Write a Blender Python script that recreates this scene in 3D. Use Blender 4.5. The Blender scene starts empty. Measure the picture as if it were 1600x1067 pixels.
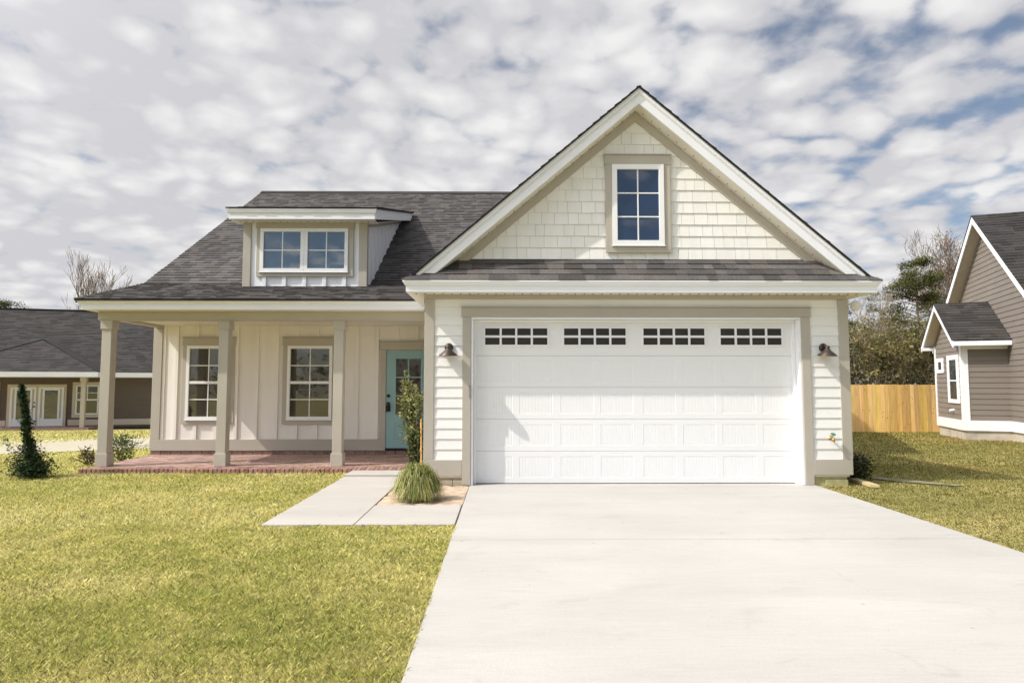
import bpy, math, random
import numpy as np
from mathutils import Vector, Matrix

R = random.Random(7)
NR = np.random.default_rng(11)
scn = bpy.context.scene
COL = scn.collection
rad = math.radians

# ------------------------------------------------------------------ materials
def nn(nt, t, **kw):
    n = nt.nodes.new(t)
    for k, v in kw.items(): setattr(n, k, v)
    return n

def pmat(name, color, rough=0.6, var=0.08, scale=3.0, detail=4.0, bump=0.0, bscale=60.0, attr=False, spec=0.3,
         metal=0.0, stretch=(1, 1, 1), trans=0.0, var2=0.0, scale2=0.6, tint=None):
    """principled material: base colour * optional face colour * two scales of noise, optional bump."""
    m = bpy.data.materials.new(name); m.use_nodes = True
    nt = m.node_tree; nt.nodes.clear(); L = nt.links.new
    out = nn(nt, 'ShaderNodeOutputMaterial'); b = nn(nt, 'ShaderNodeBsdfPrincipled')
    b.inputs['Roughness'].default_value = rough
    b.inputs['Specular IOR Level'].default_value = spec
    b.inputs['Metallic'].default_value = metal
    tc = nn(nt, 'ShaderNodeTexCoord'); mp = nn(nt, 'ShaderNodeMapping'); mp.inputs['Scale'].default_value = stretch
    L(tc.outputs['Object'], mp.inputs['Vector'])
    def noise(sc, amp):
        n = nn(nt, 'ShaderNodeTexNoise'); n.inputs['Scale'].default_value = sc; n.inputs['Detail'].default_value = detail
        L(mp.outputs['Vector'], n.inputs['Vector'])
        r = nn(nt, 'ShaderNodeMapRange'); r.inputs['From Min'].default_value = 0.3; r.inputs['From Max'].default_value = 0.7
        r.inputs['To Min'].default_value = 1 - amp; r.inputs['To Max'].default_value = 1 + amp
        L(n.outputs['Fac'], r.inputs['Value']); return r.outputs['Result'], n.outputs['Fac']
    v, f = noise(scale, var)
    if var2:
        v2, f2 = noise(scale2, var2)
        mu = nn(nt, 'ShaderNodeMath', operation='MULTIPLY'); L(v, mu.inputs[0]); L(v2, mu.inputs[1]); v = mu.outputs[0]
    col = nn(nt, 'ShaderNodeRGB'); col.outputs[0].default_value = (*color, 1); c = col.outputs[0]
    if tint is not None:
        mx0 = nn(nt, 'ShaderNodeMix', data_type='RGBA'); mx0.inputs['B'].default_value = (*tint, 1)
        n3 = nn(nt, 'ShaderNodeTexNoise'); n3.inputs['Scale'].default_value = scale2; n3.inputs['Detail'].default_value = 5
        L(mp.outputs['Vector'], n3.inputs['Vector'])
        r3 = nn(nt, 'ShaderNodeMapRange'); r3.inputs['From Min'].default_value = 0.42; r3.inputs['From Max'].default_value = 0.62
        L(n3.outputs['Fac'], r3.inputs['Value']); L(r3.outputs['Result'], mx0.inputs['Factor'])
        L(c, mx0.inputs['A']); c = mx0.outputs['Result']
    if attr:
        a = nn(nt, 'ShaderNodeAttribute', attribute_name='Col')
        mx = nn(nt, 'ShaderNodeMix', data_type='RGBA', blend_type='MULTIPLY'); mx.inputs['Factor'].default_value = 1
        L(c, mx.inputs['A']); L(a.outputs['Color'], mx.inputs['B']); c = mx.outputs['Result']
    vm = nn(nt, 'ShaderNodeVectorMath', operation='SCALE'); L(c, vm.inputs[0]); L(v, vm.inputs['Scale'])
    L(vm.outputs[0], b.inputs['Base Color'])
    if bump:
        bn = nn(nt, 'ShaderNodeTexNoise'); bn.inputs['Scale'].default_value = bscale; bn.inputs['Detail'].default_value = 3
        L(mp.outputs['Vector'], bn.inputs['Vector'])
        bp = nn(nt, 'ShaderNodeBump'); bp.inputs['Strength'].default_value = bump; bp.inputs['Distance'].default_value = 0.01
        L(bn.outputs['Fac'], bp.inputs['Height']); L(bp.outputs['Normal'], b.inputs['Normal'])
    if trans:
        t = nn(nt, 'ShaderNodeBsdfTranslucent'); L(vm.outputs[0], t.inputs['Color'])
        ms = nn(nt, 'ShaderNodeMixShader'); ms.inputs[0].default_value = trans
        L(b.outputs[0], ms.inputs[1]); L(t.outputs[0], ms.inputs[2]); L(ms.outputs[0], out.inputs['Surface'])
    else:
        L(b.outputs[0], out.inputs['Surface'])
    return m

def glass(name, base, refl, wob=0.02):
    """window pane: base tone (dark room; reflected sky painted into the blue panes) behind a partial mirror with a very slight waviness."""
    m = bpy.data.materials.new(name); m.use_nodes = True
    nt = m.node_tree; nt.nodes.clear(); L = nt.links.new
    out = nn(nt, 'ShaderNodeOutputMaterial')
    d = nn(nt, 'ShaderNodeBsdfDiffuse'); g = nn(nt, 'ShaderNodeBsdfGlossy'); g.inputs['Roughness'].default_value = 0.02
    tc = nn(nt, 'ShaderNodeTexCoord'); n = nn(nt, 'ShaderNodeTexNoise'); n.inputs['Scale'].default_value = 2.2
    n.inputs['Detail'].default_value = 3
    L(tc.outputs['Object'], n.inputs['Vector'])
    mx = nn(nt, 'ShaderNodeMix', data_type='RGBA'); mx.inputs['A'].default_value = (*[c * .55 for c in base], 1)
    mx.inputs['B'].default_value = (*[c * 1.5 for c in base], 1)
    L(n.outputs['Fac'], mx.inputs['Factor']); L(mx.outputs['Result'], d.inputs['Color'])
    bp = nn(nt, 'ShaderNodeBump'); bp.inputs['Strength'].default_value = wob; bp.inputs['Distance'].default_value = 0.05
    L(n.outputs['Fac'], bp.inputs['Height']); L(bp.outputs['Normal'], g.inputs['Normal'])
    ms = nn(nt, 'ShaderNodeMixShader'); ms.inputs[0].default_value = refl
    L(d.outputs[0], ms.inputs[1]); L(g.outputs[0], ms.inputs[2]); L(ms.outputs[0], out.inputs['Surface'])
    return m

M = {}
M['siding'] = pmat('cream_siding_paint', (.82, .81, .785), .55, .025, 1.5, bump=.10, bscale=40, stretch=(.4, 1, 3), var2=.02)
M['shake'] = pmat('cream_shake_paint', (.83, .815, .785), .55, .03, 3, attr=True, bump=.15, bscale=30, stretch=(4, 1, .6))
M['batten'] = pmat('cream_board_paint', (.80, .765, .715), .55, .03, 1.2, bump=.08, bscale=40, stretch=(3, 1, .3), var2=.03)
M['white'] = pmat('white_trim_paint', (.81, .82, .855), .45, .02, 2, spec=.4)
M['vinyl'] = pmat('white_vinyl', (.83, .83, .835), .35, .012, 2, spec=.45)
M['doorwhite'] = pmat('garage_door_enamel', (.82, .82, .815), .4, .018, 1.1, spec=.4, bump=.05, bscale=220, stretch=(.25, 1, 1), var2=.015)
M['soffit'] = pmat('cream_soffit', (.78, .745, .665), .5, .03, 3)
M['taupe'] = pmat('taupe_trim_paint', (.445, .408, .348), .55, .035, 2.2, bump=.08, bscale=50, var2=.03)
M['shingle'] = pmat('roof_shingle', (1, 1, 1), .9, .28, 45, detail=6, attr=True, bump=.5, bscale=220, spec=.15, var2=.10, scale2=.9)
M['drip'] = pmat('dark_roof_edge', (.035, .030, .028), .7, .1)
M['dark'] = pmat('black_gap', (.02, .018, .016), .8, .1)
M['vent'] = pmat('soffit_slot', (.16, .12, .08), .8, .1)
M['teal'] = pmat('teal_door_paint', (.27, .44, .45), .4, .03, 2, spec=.4)
M['bronze'] = pmat('aged_bronze', (.075, .055, .045), .42, .2, 12, metal=.55, spec=.5)
M['brass'] = pmat('brass', (.55, .32, .12), .35, .15, 20, metal=.9)
M['greenh'] = pmat('green_enamel', (.03, .18, .11), .4, .1)
M['brick'] = pmat('red_brick_paver', (.37, .24, .195), .85, .22, 22, attr=True, bump=.5, bscale=90, var2=.1)
M['block'] = pmat('foundation_block', (.44, .38, .28), .9, .16, 9, bump=.5, bscale=70, var2=.12)
M['blockg'] = pmat('mossy_foundation_block', (.40, .37, .19), .9, .16, 9, bump=.5, bscale=70, var2=.12)
M['concretew'] = pmat('grey_foundation', (.45, .40, .34), .9, .14, 5, bump=.3, bscale=40, var2=.2, scale2=1.4)
M['cedar'] = pmat('cedar_board', (.80, .52, .20), .75, .12, 2.5, attr=True, bump=.25, bscale=30, stretch=(5, 5, .5), var2=.1, scale2=4)
M['brownsid'] = pmat('dark_brown_siding', (.135, .104, .086), .65, .06, 2, stretch=(.3, 1, 3))
M['taupesid'] = pmat('grey_brown_siding', (.212, .184, .160), .6, .05, 2, stretch=(.3, 1, 3))
M['offwhite'] = pmat('ivory_trim', (.56, .49, .41), .5, .03)
M['bark'] = pmat('bark', (.17, .125, .09), .9, .3, 6, stretch=(3, 3, .6), bump=.6, bscale=25)
M['palebark'] = pmat('pale_bark', (.36, .30, .235), .9, .25, 6, stretch=(3, 3, .6))
M['leaf'] = pmat('foliage', (1, 1, 1), .6, .15, 3, attr=True, trans=.25, spec=.2)
M['twig'] = pmat('twig', (.20, .15, .11), .9, .25, 2)
M['soil'] = pmat('sandy_soil', (.47, .36, .26), .95, .25, 7, bump=.8, bscale=45, var2=.15, scale2=2)
M['stake'] = pmat('wooden_stake', (.62, .36, .13), .8, .15, 8, stretch=(5, 5, .5))
M['grass'] = pmat('grass_blade', (1, 1, 1), .6, .05, 2, attr=True, trans=.38, spec=.25)
M['ground'] = pmat('turf_ground', (.30, .275, .095), .95, .35, 26, detail=6, bump=.9, bscale=60, var2=.3, scale2=.8, tint=(.30, .25, .095))
M['path'] = pmat('pale_gravel_path', (.40, .365, .27), .9, .1, 6, bump=.3, bscale=50)
M['g_gable'] = glass('gable_sky_painted_glass', (.012, .028, .070), .16)  # navy base colour paints in the sky reflected by the gable pane
M['g_dormer'] = glass('dormer_sky_painted_glass', (.020, .055, .10), .22)  # dormer panes: reflected sky put into the base colour too, a lighter blue
M['g_porch'] = glass('dark_window_glass', (.034, .032, .023), .14, .03)
M['g_door'] = glass('door_glass', (.03, .02, .017), .08)
M['g_garage'] = glass('smoked_glass', (.036, .030, .026), .03)
M['g_far'] = glass('neighbour_glass', (.045, .05, .048), .16, .05)

def concrete_mat(name, base):
    m = bpy.data.materials.new(name); m.use_nodes = True
    nt = m.node_tree; nt.nodes.clear(); L = nt.links.new
    out = nn(nt, 'ShaderNodeOutputMaterial'); b = nn(nt, 'ShaderNodeBsdfPrincipled')
    b.inputs['Roughness'].default_value = .8; b.inputs['Specular IOR Level'].default_value = .2
    tc = nn(nt, 'ShaderNodeTexCoord')
    def layer(sc, stretch, detail, lo, hi, f0=.32, f1=.68, dist=0):
        mp = nn(nt, 'ShaderNodeMapping'); mp.inputs['Scale'].default_value = stretch; L(tc.outputs['Object'], mp.inputs['Vector'])
        n = nn(nt, 'ShaderNodeTexNoise'); n.inputs['Scale'].default_value = sc; n.inputs['Detail'].default_value = detail
        n.inputs['Distortion'].default_value = dist
        L(mp.outputs['Vector'], n.inputs['Vector'])
        r = nn(nt, 'ShaderNodeMapRange'); r.inputs['From Min'].default_value = f0; r.inputs['From Max'].default_value = f1
        r.inputs['To Min'].default_value = lo; r.inputs['To Max'].default_value = hi
        L(n.outputs['Fac'], r.inputs['Value']); return r.outputs['Result']
    outs = [layer(.55, (1, 1, 1), 5, .93, 1.05), layer(1.2, (.35, 2.2, 1), 5, .95, 1.03, dist=.4),      # broad blotches, broom sweeps
            layer(14, (.25, 3, 1), 3, .97, 1.03), layer(120, (1, 1, 1), 2, .95, 1.04),
            layer(2.6, (.6, 1.2, 1), 6, .90, 1.0, .24, .40, .6)]
    outs.append(layer(9, (1, 1, 1), 2, .80, 1.0, .235, .265)); outs.append(layer(3.3, (1, 1, 1), 8, .93, 1.0, .30, .36, 1.2))
    v = outs[0]
    for o in outs[1:]:
        mu = nn(nt, 'ShaderNodeMath', operation='MULTIPLY'); L(v, mu.inputs[0]); L(o, mu.inputs[1]); v = mu.outputs[0]
    vm = nn(nt, 'ShaderNodeVectorMath', operation='SCALE'); vm.inputs[0].default_value = base; L(v, vm.inputs['Scale'])
    L(vm.outputs[0], b.inputs['Base Color'])
    bn = nn(nt, 'ShaderNodeTexNoise'); bn.inputs['Scale'].default_value = 90; L(tc.outputs['Object'], bn.inputs['Vector'])
    bp = nn(nt, 'ShaderNodeBump'); bp.inputs['Strength'].default_value = .25; bp.inputs['Distance'].default_value = .004
    L(bn.outputs['Fac'], bp.inputs['Height']); L(bp.outputs['Normal'], b.inputs['Normal'])
    L(b.outputs[0], out.inputs['Surface']); return m
M['concrete'] = concrete_mat('broomed_concrete', (.445, .425, .395))
M['concrete2'] = concrete_mat('walk_concrete', (.44, .412, .376))

# ------------------------------------------------------------------ mesh builder
def tag(o, label=None, cat=None, group=None, kind=None):
    if label: o['label'] = label
    if cat: o['category'] = cat
    if group: o['group'] = group
    if kind: o['kind'] = kind
    return o

def empty(name, loc=(0, 0, 0), rz=0.0):
    o = bpy.data.objects.new(name, None); COL.objects.link(o)
    o.location = loc; o.rotation_euler = (0, 0, rz); o.empty_display_size = .2
    return o

def root_off(p):
    while p is not None and p.parent is not None: p = p.parent
    return Vector(p.location) if (p is not None and p.rotation_euler.z == 0 and not p.get('local')) else Vector((0, 0, 0))

class MB:
    def __init__(s): s.v = []; s.f = []; s.m = []; s.c = []
    def poly(s, pts, mi=0, col=(1, 1, 1)):
        i = len(s.v); s.v += [tuple(p) for p in pts]; s.f.append(tuple(range(i, i + len(pts)))); s.m.append(mi); s.c.append(col)
    def box(s, x0, x1, y0, y1, z0, z1, mi=0, col=(1, 1, 1)):
        i = len(s.v)
        s.v += [(x0, y0, z0), (x1, y0, z0), (x1, y1, z0), (x0, y1, z0), (x0, y0, z1), (x1, y0, z1), (x1, y1, z1), (x0, y1, z1)]
        for q in ((0, 3, 2, 1), (4, 5, 6, 7), (0, 1, 5, 4), (1, 2, 6, 5), (2, 3, 7, 6), (3, 0, 4, 7)):
            s.f.append(tuple(i + k for k in q)); s.m.append(mi); s.c.append(col)
    def prism(s, pts, d, mi=0, col=(1, 1, 1)):
        """polygon pts (3-D, planar) pushed along vector d."""
        n = len(pts); i = len(s.v); d = Vector(d)
        s.v += [tuple(p) for p in pts] + [tuple(Vector(p) + d) for p in pts]
        fs = [tuple(i + k for k in range(n)), tuple(i + n + k for k in reversed(range(n)))]
        fs += [(i + k, i + n + k, i + n + (k + 1) % n, i + (k + 1) % n) for k in range(n)]
        for f in fs: s.f.append(f); s.m.append(mi); s.c.append(col)
    def tube(s, pts, rs, n=8, mi=0, col=(1, 1, 1), cap=True):
        pts = [Vector(p) for p in pts]
        if not hasattr(rs, '__len__'): rs = [rs] * len(pts)
        i0 = len(s.v)
        for k, p in enumerate(pts):
            d = (pts[min(k + 1, len(pts) - 1)] - pts[max(k - 1, 0)])
            d = d.normalized() if d.length > 1e-9 else Vector((0, 0, 1))
            a = d.cross(Vector((0, 0, 1)) if abs(d.z) < .9 else Vector((1, 0, 0))).normalized(); b = d.cross(a)
            for j in range(n):
                t = 2 * math.pi * j / n; s.v.append(tuple(p + (a * math.cos(t) + b * math.sin(t)) * rs[k]))
        for k in range(len(pts) - 1):
            for j in range(n):
                a0 = i0 + k * n + j; a1 = i0 + k * n + (j + 1) % n
                s.f.append((a0, a1, a1 + n, a0 + n)); s.m.append(mi); s.c.append(col)
        if cap:
            s.f.append(tuple(i0 + j for j in reversed(range(n)))); s.m.append(mi); s.c.append(col)
            e = i0 + (len(pts) - 1) * n; s.f.append(tuple(e + j for j in range(n))); s.m.append(mi); s.c.append(col)
    def lathe(s, prof, o, axis=(0, 0, 1), n=24, mi=0):
        ax = Vector(axis).normalized(); a = ax.cross(Vector((0, 0, 1)) if abs(ax.z) < .9 else Vector((1, 0, 0))).normalized(); b = ax.cross(a)
        i0 = len(s.v); o = Vector(o)
        for r, h in prof:
            for j in range(n):
                t = 2 * math.pi * j / n; s.v.append(tuple(o + ax * h + (a * math.cos(t) + b * math.sin(t)) * max(r, 1e-4)))
        for k in range(len(prof) - 1):
            for j in range(n):
                a0 = i0 + k * n + j; a1 = i0 + k * n + (j + 1) % n
                s.f.append((a0, a1, a1 + n, a0 + n)); s.m.append(mi); s.c.append((1, 1, 1))
    def build(s, name, mats, parent=None, smooth=False, bevel=0.0, off=None):
        if not isinstance(mats, (list, tuple)): mats = [mats]
        o3 = off if off is not None else root_off(parent)
        me = bpy.data.meshes.new(name)
        me.from_pydata([(x - o3[0], y - o3[1], z - o3[2]) for x, y, z in s.v], [], s.f)
        for mm in mats: me.materials.append(mm)
        me.polygons.foreach_set('material_index', s.m)
        at = me.attributes.new('Col', 'FLOAT_COLOR', 'FACE')
        at.data.foreach_set('color', [x for c in s.c for x in (c[0], c[1], c[2], 1.0)])
        if smooth: me.polygons.foreach_set('use_smooth', [True] * len(s.f))
        me.update()
        ob = bpy.data.objects.new(name, me); COL.objects.link(ob)
        if parent is not None: ob.parent = parent
        if bevel:
            b = ob.modifiers.new('bevel', 'BEVEL'); b.width = bevel; b.segments = 2; b.limit_method = 'ANGLE'; b.angle_limit = rad(40)
        return ob

def clip_poly(pts, hp):
    """2-D Sutherland-Hodgman against half planes (a,b,c): a*x+b*y<=c."""
    for a, b, c in hp:
        out = []
        for k in range(len(pts)):
            p, q = pts[k], pts[(k + 1) % len(pts)]
            dp, dq = a * p[0] + b * p[1] - c, a * q[0] + b * q[1] - c
            if dp <= 0: out.append(p)
            if dp * dq < 0:
                t = dp / (dp - dq); out.append((p[0] + (q[0] - p[0]) * t, p[1] + (q[1] - p[1]) * t))
        pts = out
        if len(pts) < 3: return []
    return pts

def shingles(mb, o, u, w, lu, lw, hp=(), expo=.143, tint=(1, 1, 1), tone=.079, seed=1, tabw=(.09, .24), con=.72):
    """courses of laminated tabs on the plane o + a*u + b*w (u along the eave, w up the slope); hp clips in (a,b)."""
    rr = random.Random(seed); o = Vector(o); u = Vector(u).normalized(); w = Vector(w).normalized(); n = u.cross(w).normalized()
    if n.z < 0: n = -n
    base = clip_poly([(0, 0), (lu, 0), (lu, lw), (0, lw)], hp)
    mb.prism([o + u * a + w * b - n * .017 for a, b in base], n * .013, col=(.05, .047, .045))
    rows = int(math.ceil(lw / expo))
    for k in range(rows):
        b0 = k * expo + rr.uniform(-.004, .004); b1 = min(lw, (k + 1) * expo + .012)
        a = -rr.random() * .3
        while a < lu:
            wd = rr.uniform(*tabw); a0, a1 = max(0, a), min(lu, a + wd); a += wd
            if a1 - a0 < .02: continue
            t = rr.random(); hi = t < .5
            g = tone * 1.09 * (1 + con * ((rr.uniform(.66, .95) if hi else rr.uniform(.98, 1.34)) - 1))
            cw = rr.uniform(-.05, .05)
            col = (g * (1.07 + cw) * tint[0], g * .98 * tint[1], g * (.935 - cw) * tint[2])
            q = clip_poly([(a0, b0 - (.008 if hi else 0)), (a1, b0 - (.008 if hi else 0)), (a1, b1), (a0, b1)], hp)
            if not q: continue
            h0 = .015 if hi else .009
            top = []
            for (x, y) in q:
                f = min(1, max(0, (y - b0) / expo)); top.append(o + u * x + w * y + n * (h0 * (1 - f) + .002))
            mb.poly(top, col=col)
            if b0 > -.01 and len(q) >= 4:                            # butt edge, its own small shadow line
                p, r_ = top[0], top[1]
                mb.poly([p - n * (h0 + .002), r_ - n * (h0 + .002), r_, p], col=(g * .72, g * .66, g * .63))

def lap(mb, o, u, lu, z0, z1, expo=.152, nrm=None, th=.014, col=(1, 1, 1), hp=()):
    """lap siding courses on a vertical plane: o + a*u at height z, nrm pointing outward; hp clips in (a,z)."""
    u = Vector(u).normalized(); nrm = Vector(nrm); o = Vector((o[0], o[1], 0)); z = z0
    while z < z1 - 1e-4:
        zt = min(z1, z + expo)
        q = clip_poly([(0, z), (lu, z), (lu, zt), (0, zt)], hp)
        if q:
            P = [o + u * a + Vector((0, 0, b)) + nrm * (th * (1 - (b - z) / expo) + .002) for a, b in q]
            mb.poly(P, col=col)
            lo = [i for i, (a, b) in enumerate(q) if abs(b - z) < 1e-6]
            if len(lo) == 2:
                p, r_ = P[lo[0]], P[lo[1]]
                mb.poly([p - nrm * th, r_ - nrm * th, r_, p], col=col)
        z += expo
    q = clip_poly([(0, z0), (lu, z0), (lu, z1), (0, z1)], hp)
    mb.poly([o + u * a + Vector((0, 0, b)) - nrm * .004 for a, b in q], col=col)

def molding(mb, path, prof, mi=0):
    """profile [(out, z)] swept along an open 2-D path with mitred corners; 'out' is to the right of travel."""
    n = len(path); rows = []
    for k in range(n):
        p = Vector(path[k]); ds = []
        if k > 0: ds.append((Vector(path[k]) - Vector(path[k - 1])).normalized())
        if k < n - 1: ds.append((Vector(path[k + 1]) - Vector(path[k])).normalized())
        ns = [Vector((d.y, -d.x)) for d in ds]
        nn_ = ns[0] if len(ns) == 1 else (ns[0] + ns[1]) / (1 + ns[0].dot(ns[1]))
        rows.append([(p.x + nn_.x * o, p.y + nn_.y * o, z) for o, z in prof])
    for k in range(n - 1):
        for j in range(len(prof)):
            j2 = (j + 1) % len(prof)
            mb.poly([rows[k][j], rows[k + 1][j], rows[k + 1][j2], rows[k][j2]], mi)
    mb.poly(rows[0], mi); mb.poly(list(reversed(rows[-1])), mi)

# ------------------------------------------------------------------ terrain
def smooth(t): t = min(1, max(0, t)); return t * t * (3 - 2 * t)
def gz(x, y):
    """the lots fall gently away behind the front yard, more on the left than on the right."""
    k = .038 + (.0125 - .038) * smooth((x + 6) / 10)
    return -k * min(max(0, y - 11.3), 34) - .012
gv = np.vectorize(gz)

xs = [-400, -200, -100] + list(np.arange(-60, 61, 2.0)) + [100, 200, 400]
ys = [-60, -30, -10, -4] + list(np.arange(0, 60, 1.5)) + [70, 100, 160, 260, 420]
mb = MB()
for x in range(len(xs) - 1):
    for y in range(len(ys) - 1):
        c = [(xs[x], ys[y]), (xs[x + 1], ys[y]), (xs[x + 1], ys[y + 1]), (xs[x], ys[y + 1])]
        mb.poly([(a, b, gz(a, b)) for a, b in c])
tag(mb.build('lawn', M['ground'], smooth=True), kind='structure')

DL, DR = -.515, 4.56           # driveway edges
mb = MB()
mb.box(DL, DR, 6.215, 9.66, -.1, .004); mb.box(DL, DR, 1.2, 6.200, -.1, .004); mb.box(DL + .01, DR - .01, 6.195, 6.22, -.1, -.004)
tag(mb.build('driveway', M['concrete'], bevel=.004), kind='structure')
mb = MB(); mb.box(DR + .012, 14, 4.35, 5.66, -.1, .0); mb.box(DR + .002, DR + .014, 4.35, 5.66, -.1, -.012)
tag(mb.build('sidewalk', M['concrete2'], bevel=.006), kind='structure')
mb = MB()
mb.box(-2.55, -1.585, 6.83, 10.32, -.1, .016); mb.box(-1.575, DL - .012, 6.83, 7.90, -.1, .016)
mb.box(-2.55, -1.40, 10.33, 10.85, -.1, .045); mb.box(-2.5, -.56, 6.85, 7.8, -.1, .002)
tag(mb.build('front_walk', M['concrete2'], bevel=.006), kind='structure')
mb = MB()
for i in range(9):
    for j in range(16):
        def pz(x, y): return .004 + .012 * math.sin(x * 9 + 2) * math.sin(y * 7) + .008 * math.sin(x * 23 + y * 17)
        x0, x1 = -1.575 + i * .117, -1.575 + (i + 1) * .117; y0, y1 = 7.9 + j * .19, 7.9 + (j + 1) * .19
        if x1 > -1.15 and y1 > 9.6: continue
        mb.poly([(a, b, pz(a, b)) for a, b in ((x0, y0), (x1, y0), (x1, y1), (x0, y1))])
tag(mb.build('planting_bed_soil', M['soil'], smooth=True), kind='structure')
mb = MB()
pp = [((-13.2, 13.6), (-19, 20.5)), ((-9.6, 17.2), (-12.8, 23.2)), ((-7.0, 19.5), (-8.4, 26)), ((-3, 22), (-4, 29))]
for k in range(3):
    a, b, c, d = pp[k][0], pp[k + 1][0], pp[k + 1][1], pp[k][1]
    for t in range(6):
        def lp(p, q, s): return (p[0] + (q[0] - p[0]) * s, p[1] + (q[1] - p[1]) * s)
        P = [lp(a, b, t / 6), lp(a, b, (t + 1) / 6), lp(d, c, (t + 1) / 6), lp(d, c, t / 6)]
        mb.poly([(x, y, gz(x, y) + .02) for x, y in P])
tag(mb.build('gravel_path', M['path']), kind='structure')

# ------------------------------------------------------------------ the house
HOUSE = tag(empty('house', (-1.0, 14.0, 0)), 'cream single-storey house with taupe trim, front gable over a white garage door and a porch', 'house')
def part(mb, name, mat, parent=HOUSE, **k): return mb.build(name, mat, parent, **k)
Yw, Yd, Yf, Yr = 9.48, 9.63, 9.12, 9.18
XC, ZA, SL = 1.978, 5.855, .85
GL, GR = -1.19, 5.105
EZ = 2.80

# --- garage walls: lap siding on the two piers, flat board over the door
mb = MB()
lap(mb, (-1.10, Yw, 0), (1, 0, 0), .52, .376, 2.62, nrm=(0, -1, 0)); lap(mb, (4.50, Yw, 0), (1, 0, 0), .52, .376, 2.62, nrm=(0, -1, 0))
mb.box(-1.10, 5.02, Yw - .004, Yw + .05, 2.622, 2.79)
mb.box(-1.17, -.56, Yw + .005, Yw + .12, .12, 2.62); mb.box(4.47, 5.08, Yw + .005, Yw + .12, .12, 2.62)
part(mb, 'garage_wall', M['siding'])
for a_, k_ in (((GR, Yw + .01, 0), dict(u=(0, 1, 0), lu=3.6, z0=.38, z1=3.0, nrm=(1, 0, 0))),
               ((GL, Yw + .01, 0), dict(u=(0, 1, 0), lu=3.6, z0=.1, z1=2.85, nrm=(-1, 0, 0))),
               ((GR, 13.05, 0), dict(u=(1, 0, 0), lu=.5, z0=.38, z1=3.4, nrm=(0, -1, 0))),
               ((-7.06, 13.05, 0), dict(u=(0, 1, 0), lu=11.4, z0=.38, z1=7.2, nrm=(-1, 0, 0), hp=[(-.6154, 1, 3.2), (.6154, 1, 10.2)])),
               ((5.6, 13.05, 0), dict(u=(0, 1, 0), lu=11.4, z0=.38, z1=7.2, nrm=(1, 0, 0), hp=[(-.6154, 1, 3.2), (.6154, 1, 10.2)]))):
    mb = MB(); lap(mb, a_, **k_); part(mb, 'side_wall', M['siding'])
mb = MB(); mb.box(-7.0, 5.58, 24.4, 24.5, .1, 3.3); part(mb, 'back_wall', M['siding'])
mb = MB(); mb.box(GL - .002, -1.048, Yw - .028, Yw + .06, .378, 2.735); part(mb, 'corner_board', M['taupe'], bevel=.004)
mb = MB(); mb.box(4.974, GR + .02, Yw - .028, Yw + .10, .378, 2.735); part(mb, 'corner_board', M['taupe'], bevel=.004)
mb = MB(); mb.box(GL - .005, -.628, Yw - .036, Yw + .06, .15, .376); part(mb, 'skirt_board', M['taupe'], bevel=.004)
mb = MB(); mb.box(4.542, GR + .012, Yw - .036, Yw + .06, .15, .376); mb.box(GR - .01, GR + .03, Yw + .062, 13, .15, .376); mb.box(GR + .03, 5.63, 13.0, 13.06, .15, .3765); mb.box(5.58, 5.64, 13.062, 24.4, .15, .376); part(mb, 'skirt_board', M['taupe'], bevel=.004)
mb = MB(); mb.box(GL, GR, Yw - .032, Yw + .02, 2.737, EZ + .003); part(mb, 'frieze_board', M['taupe'], bevel=.003)
mb = MB()
for x0, x1 in ((-1.15, -.96), (-.955, -.765), (-.76, -.62)): mb.box(x0, x1, Yw - .01, Yw + .1, -.1, .085)
mb.box(-1.14, -.63, Yw + .008, Yw + .1, .088, .15); part(mb, 'foundation', M['block'], bevel=.006)
mb = MB(); mb.box(4.72, 5.05, Yw - .012, Yw + .1, -.1, .075); mb.box(4.55, 5.045, Yw + .006, Yw + .1, -.1, .15); mb.box(4.98, 5.05, Yw + .1, 13.05, -.6, .15); mb.box(5.0, 5.55, 13.08, 24, -.6, .149)
part(mb, 'foundation', M['blockg'], bevel=.006)

# --- garage door casing, jamb, door
mb = MB()
mb.box(-.628, -.504, Yw - .034, Yw + .03, .008, 2.474); mb.box(4.412, 4.542, Yw - .034, Yw + .03, .008, 2.474)
mb.box(-.645, 4.558, Yw - .040, Yw + .03, 2.476, 2.612); mb.box(-.655, 4.568, Yw - .055, Yw + .03, 2.614, 2.630)
part(mb, 'door_casing', M['taupe'], bevel=.004)
mb = MB()
mb.box(-.502, -.468, Yw - .02, Yd + .05, .006, 2.44); mb.box(4.378, 4.410, Yw - .02, Yd + .05, .006, 2.44); mb.box(-.502, 4.410, Yw - .02, Yd + .05, 2.442, 2.474)
mb.box(-.466, -.425, Yd - .045, Yd + .02, .006, 2.40); mb.box(4.335, 4.376, Yd - .045, Yd + .02, .006, 2.40); mb.box(-.466, 4.376, Yd - .045, Yd + .02, 2.402, 2.44)
part(mb, 'door_jamb', M['vinyl'], bevel=.003)
mb = MB(); mb.box(-.530, -.500, Yw - .05, Yw - .035, 1.28, 1.46); part(mb, 'door_sensor', pmat('grey_plastic', (.25, .23, .21), .5, .05), bevel=.004)

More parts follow.
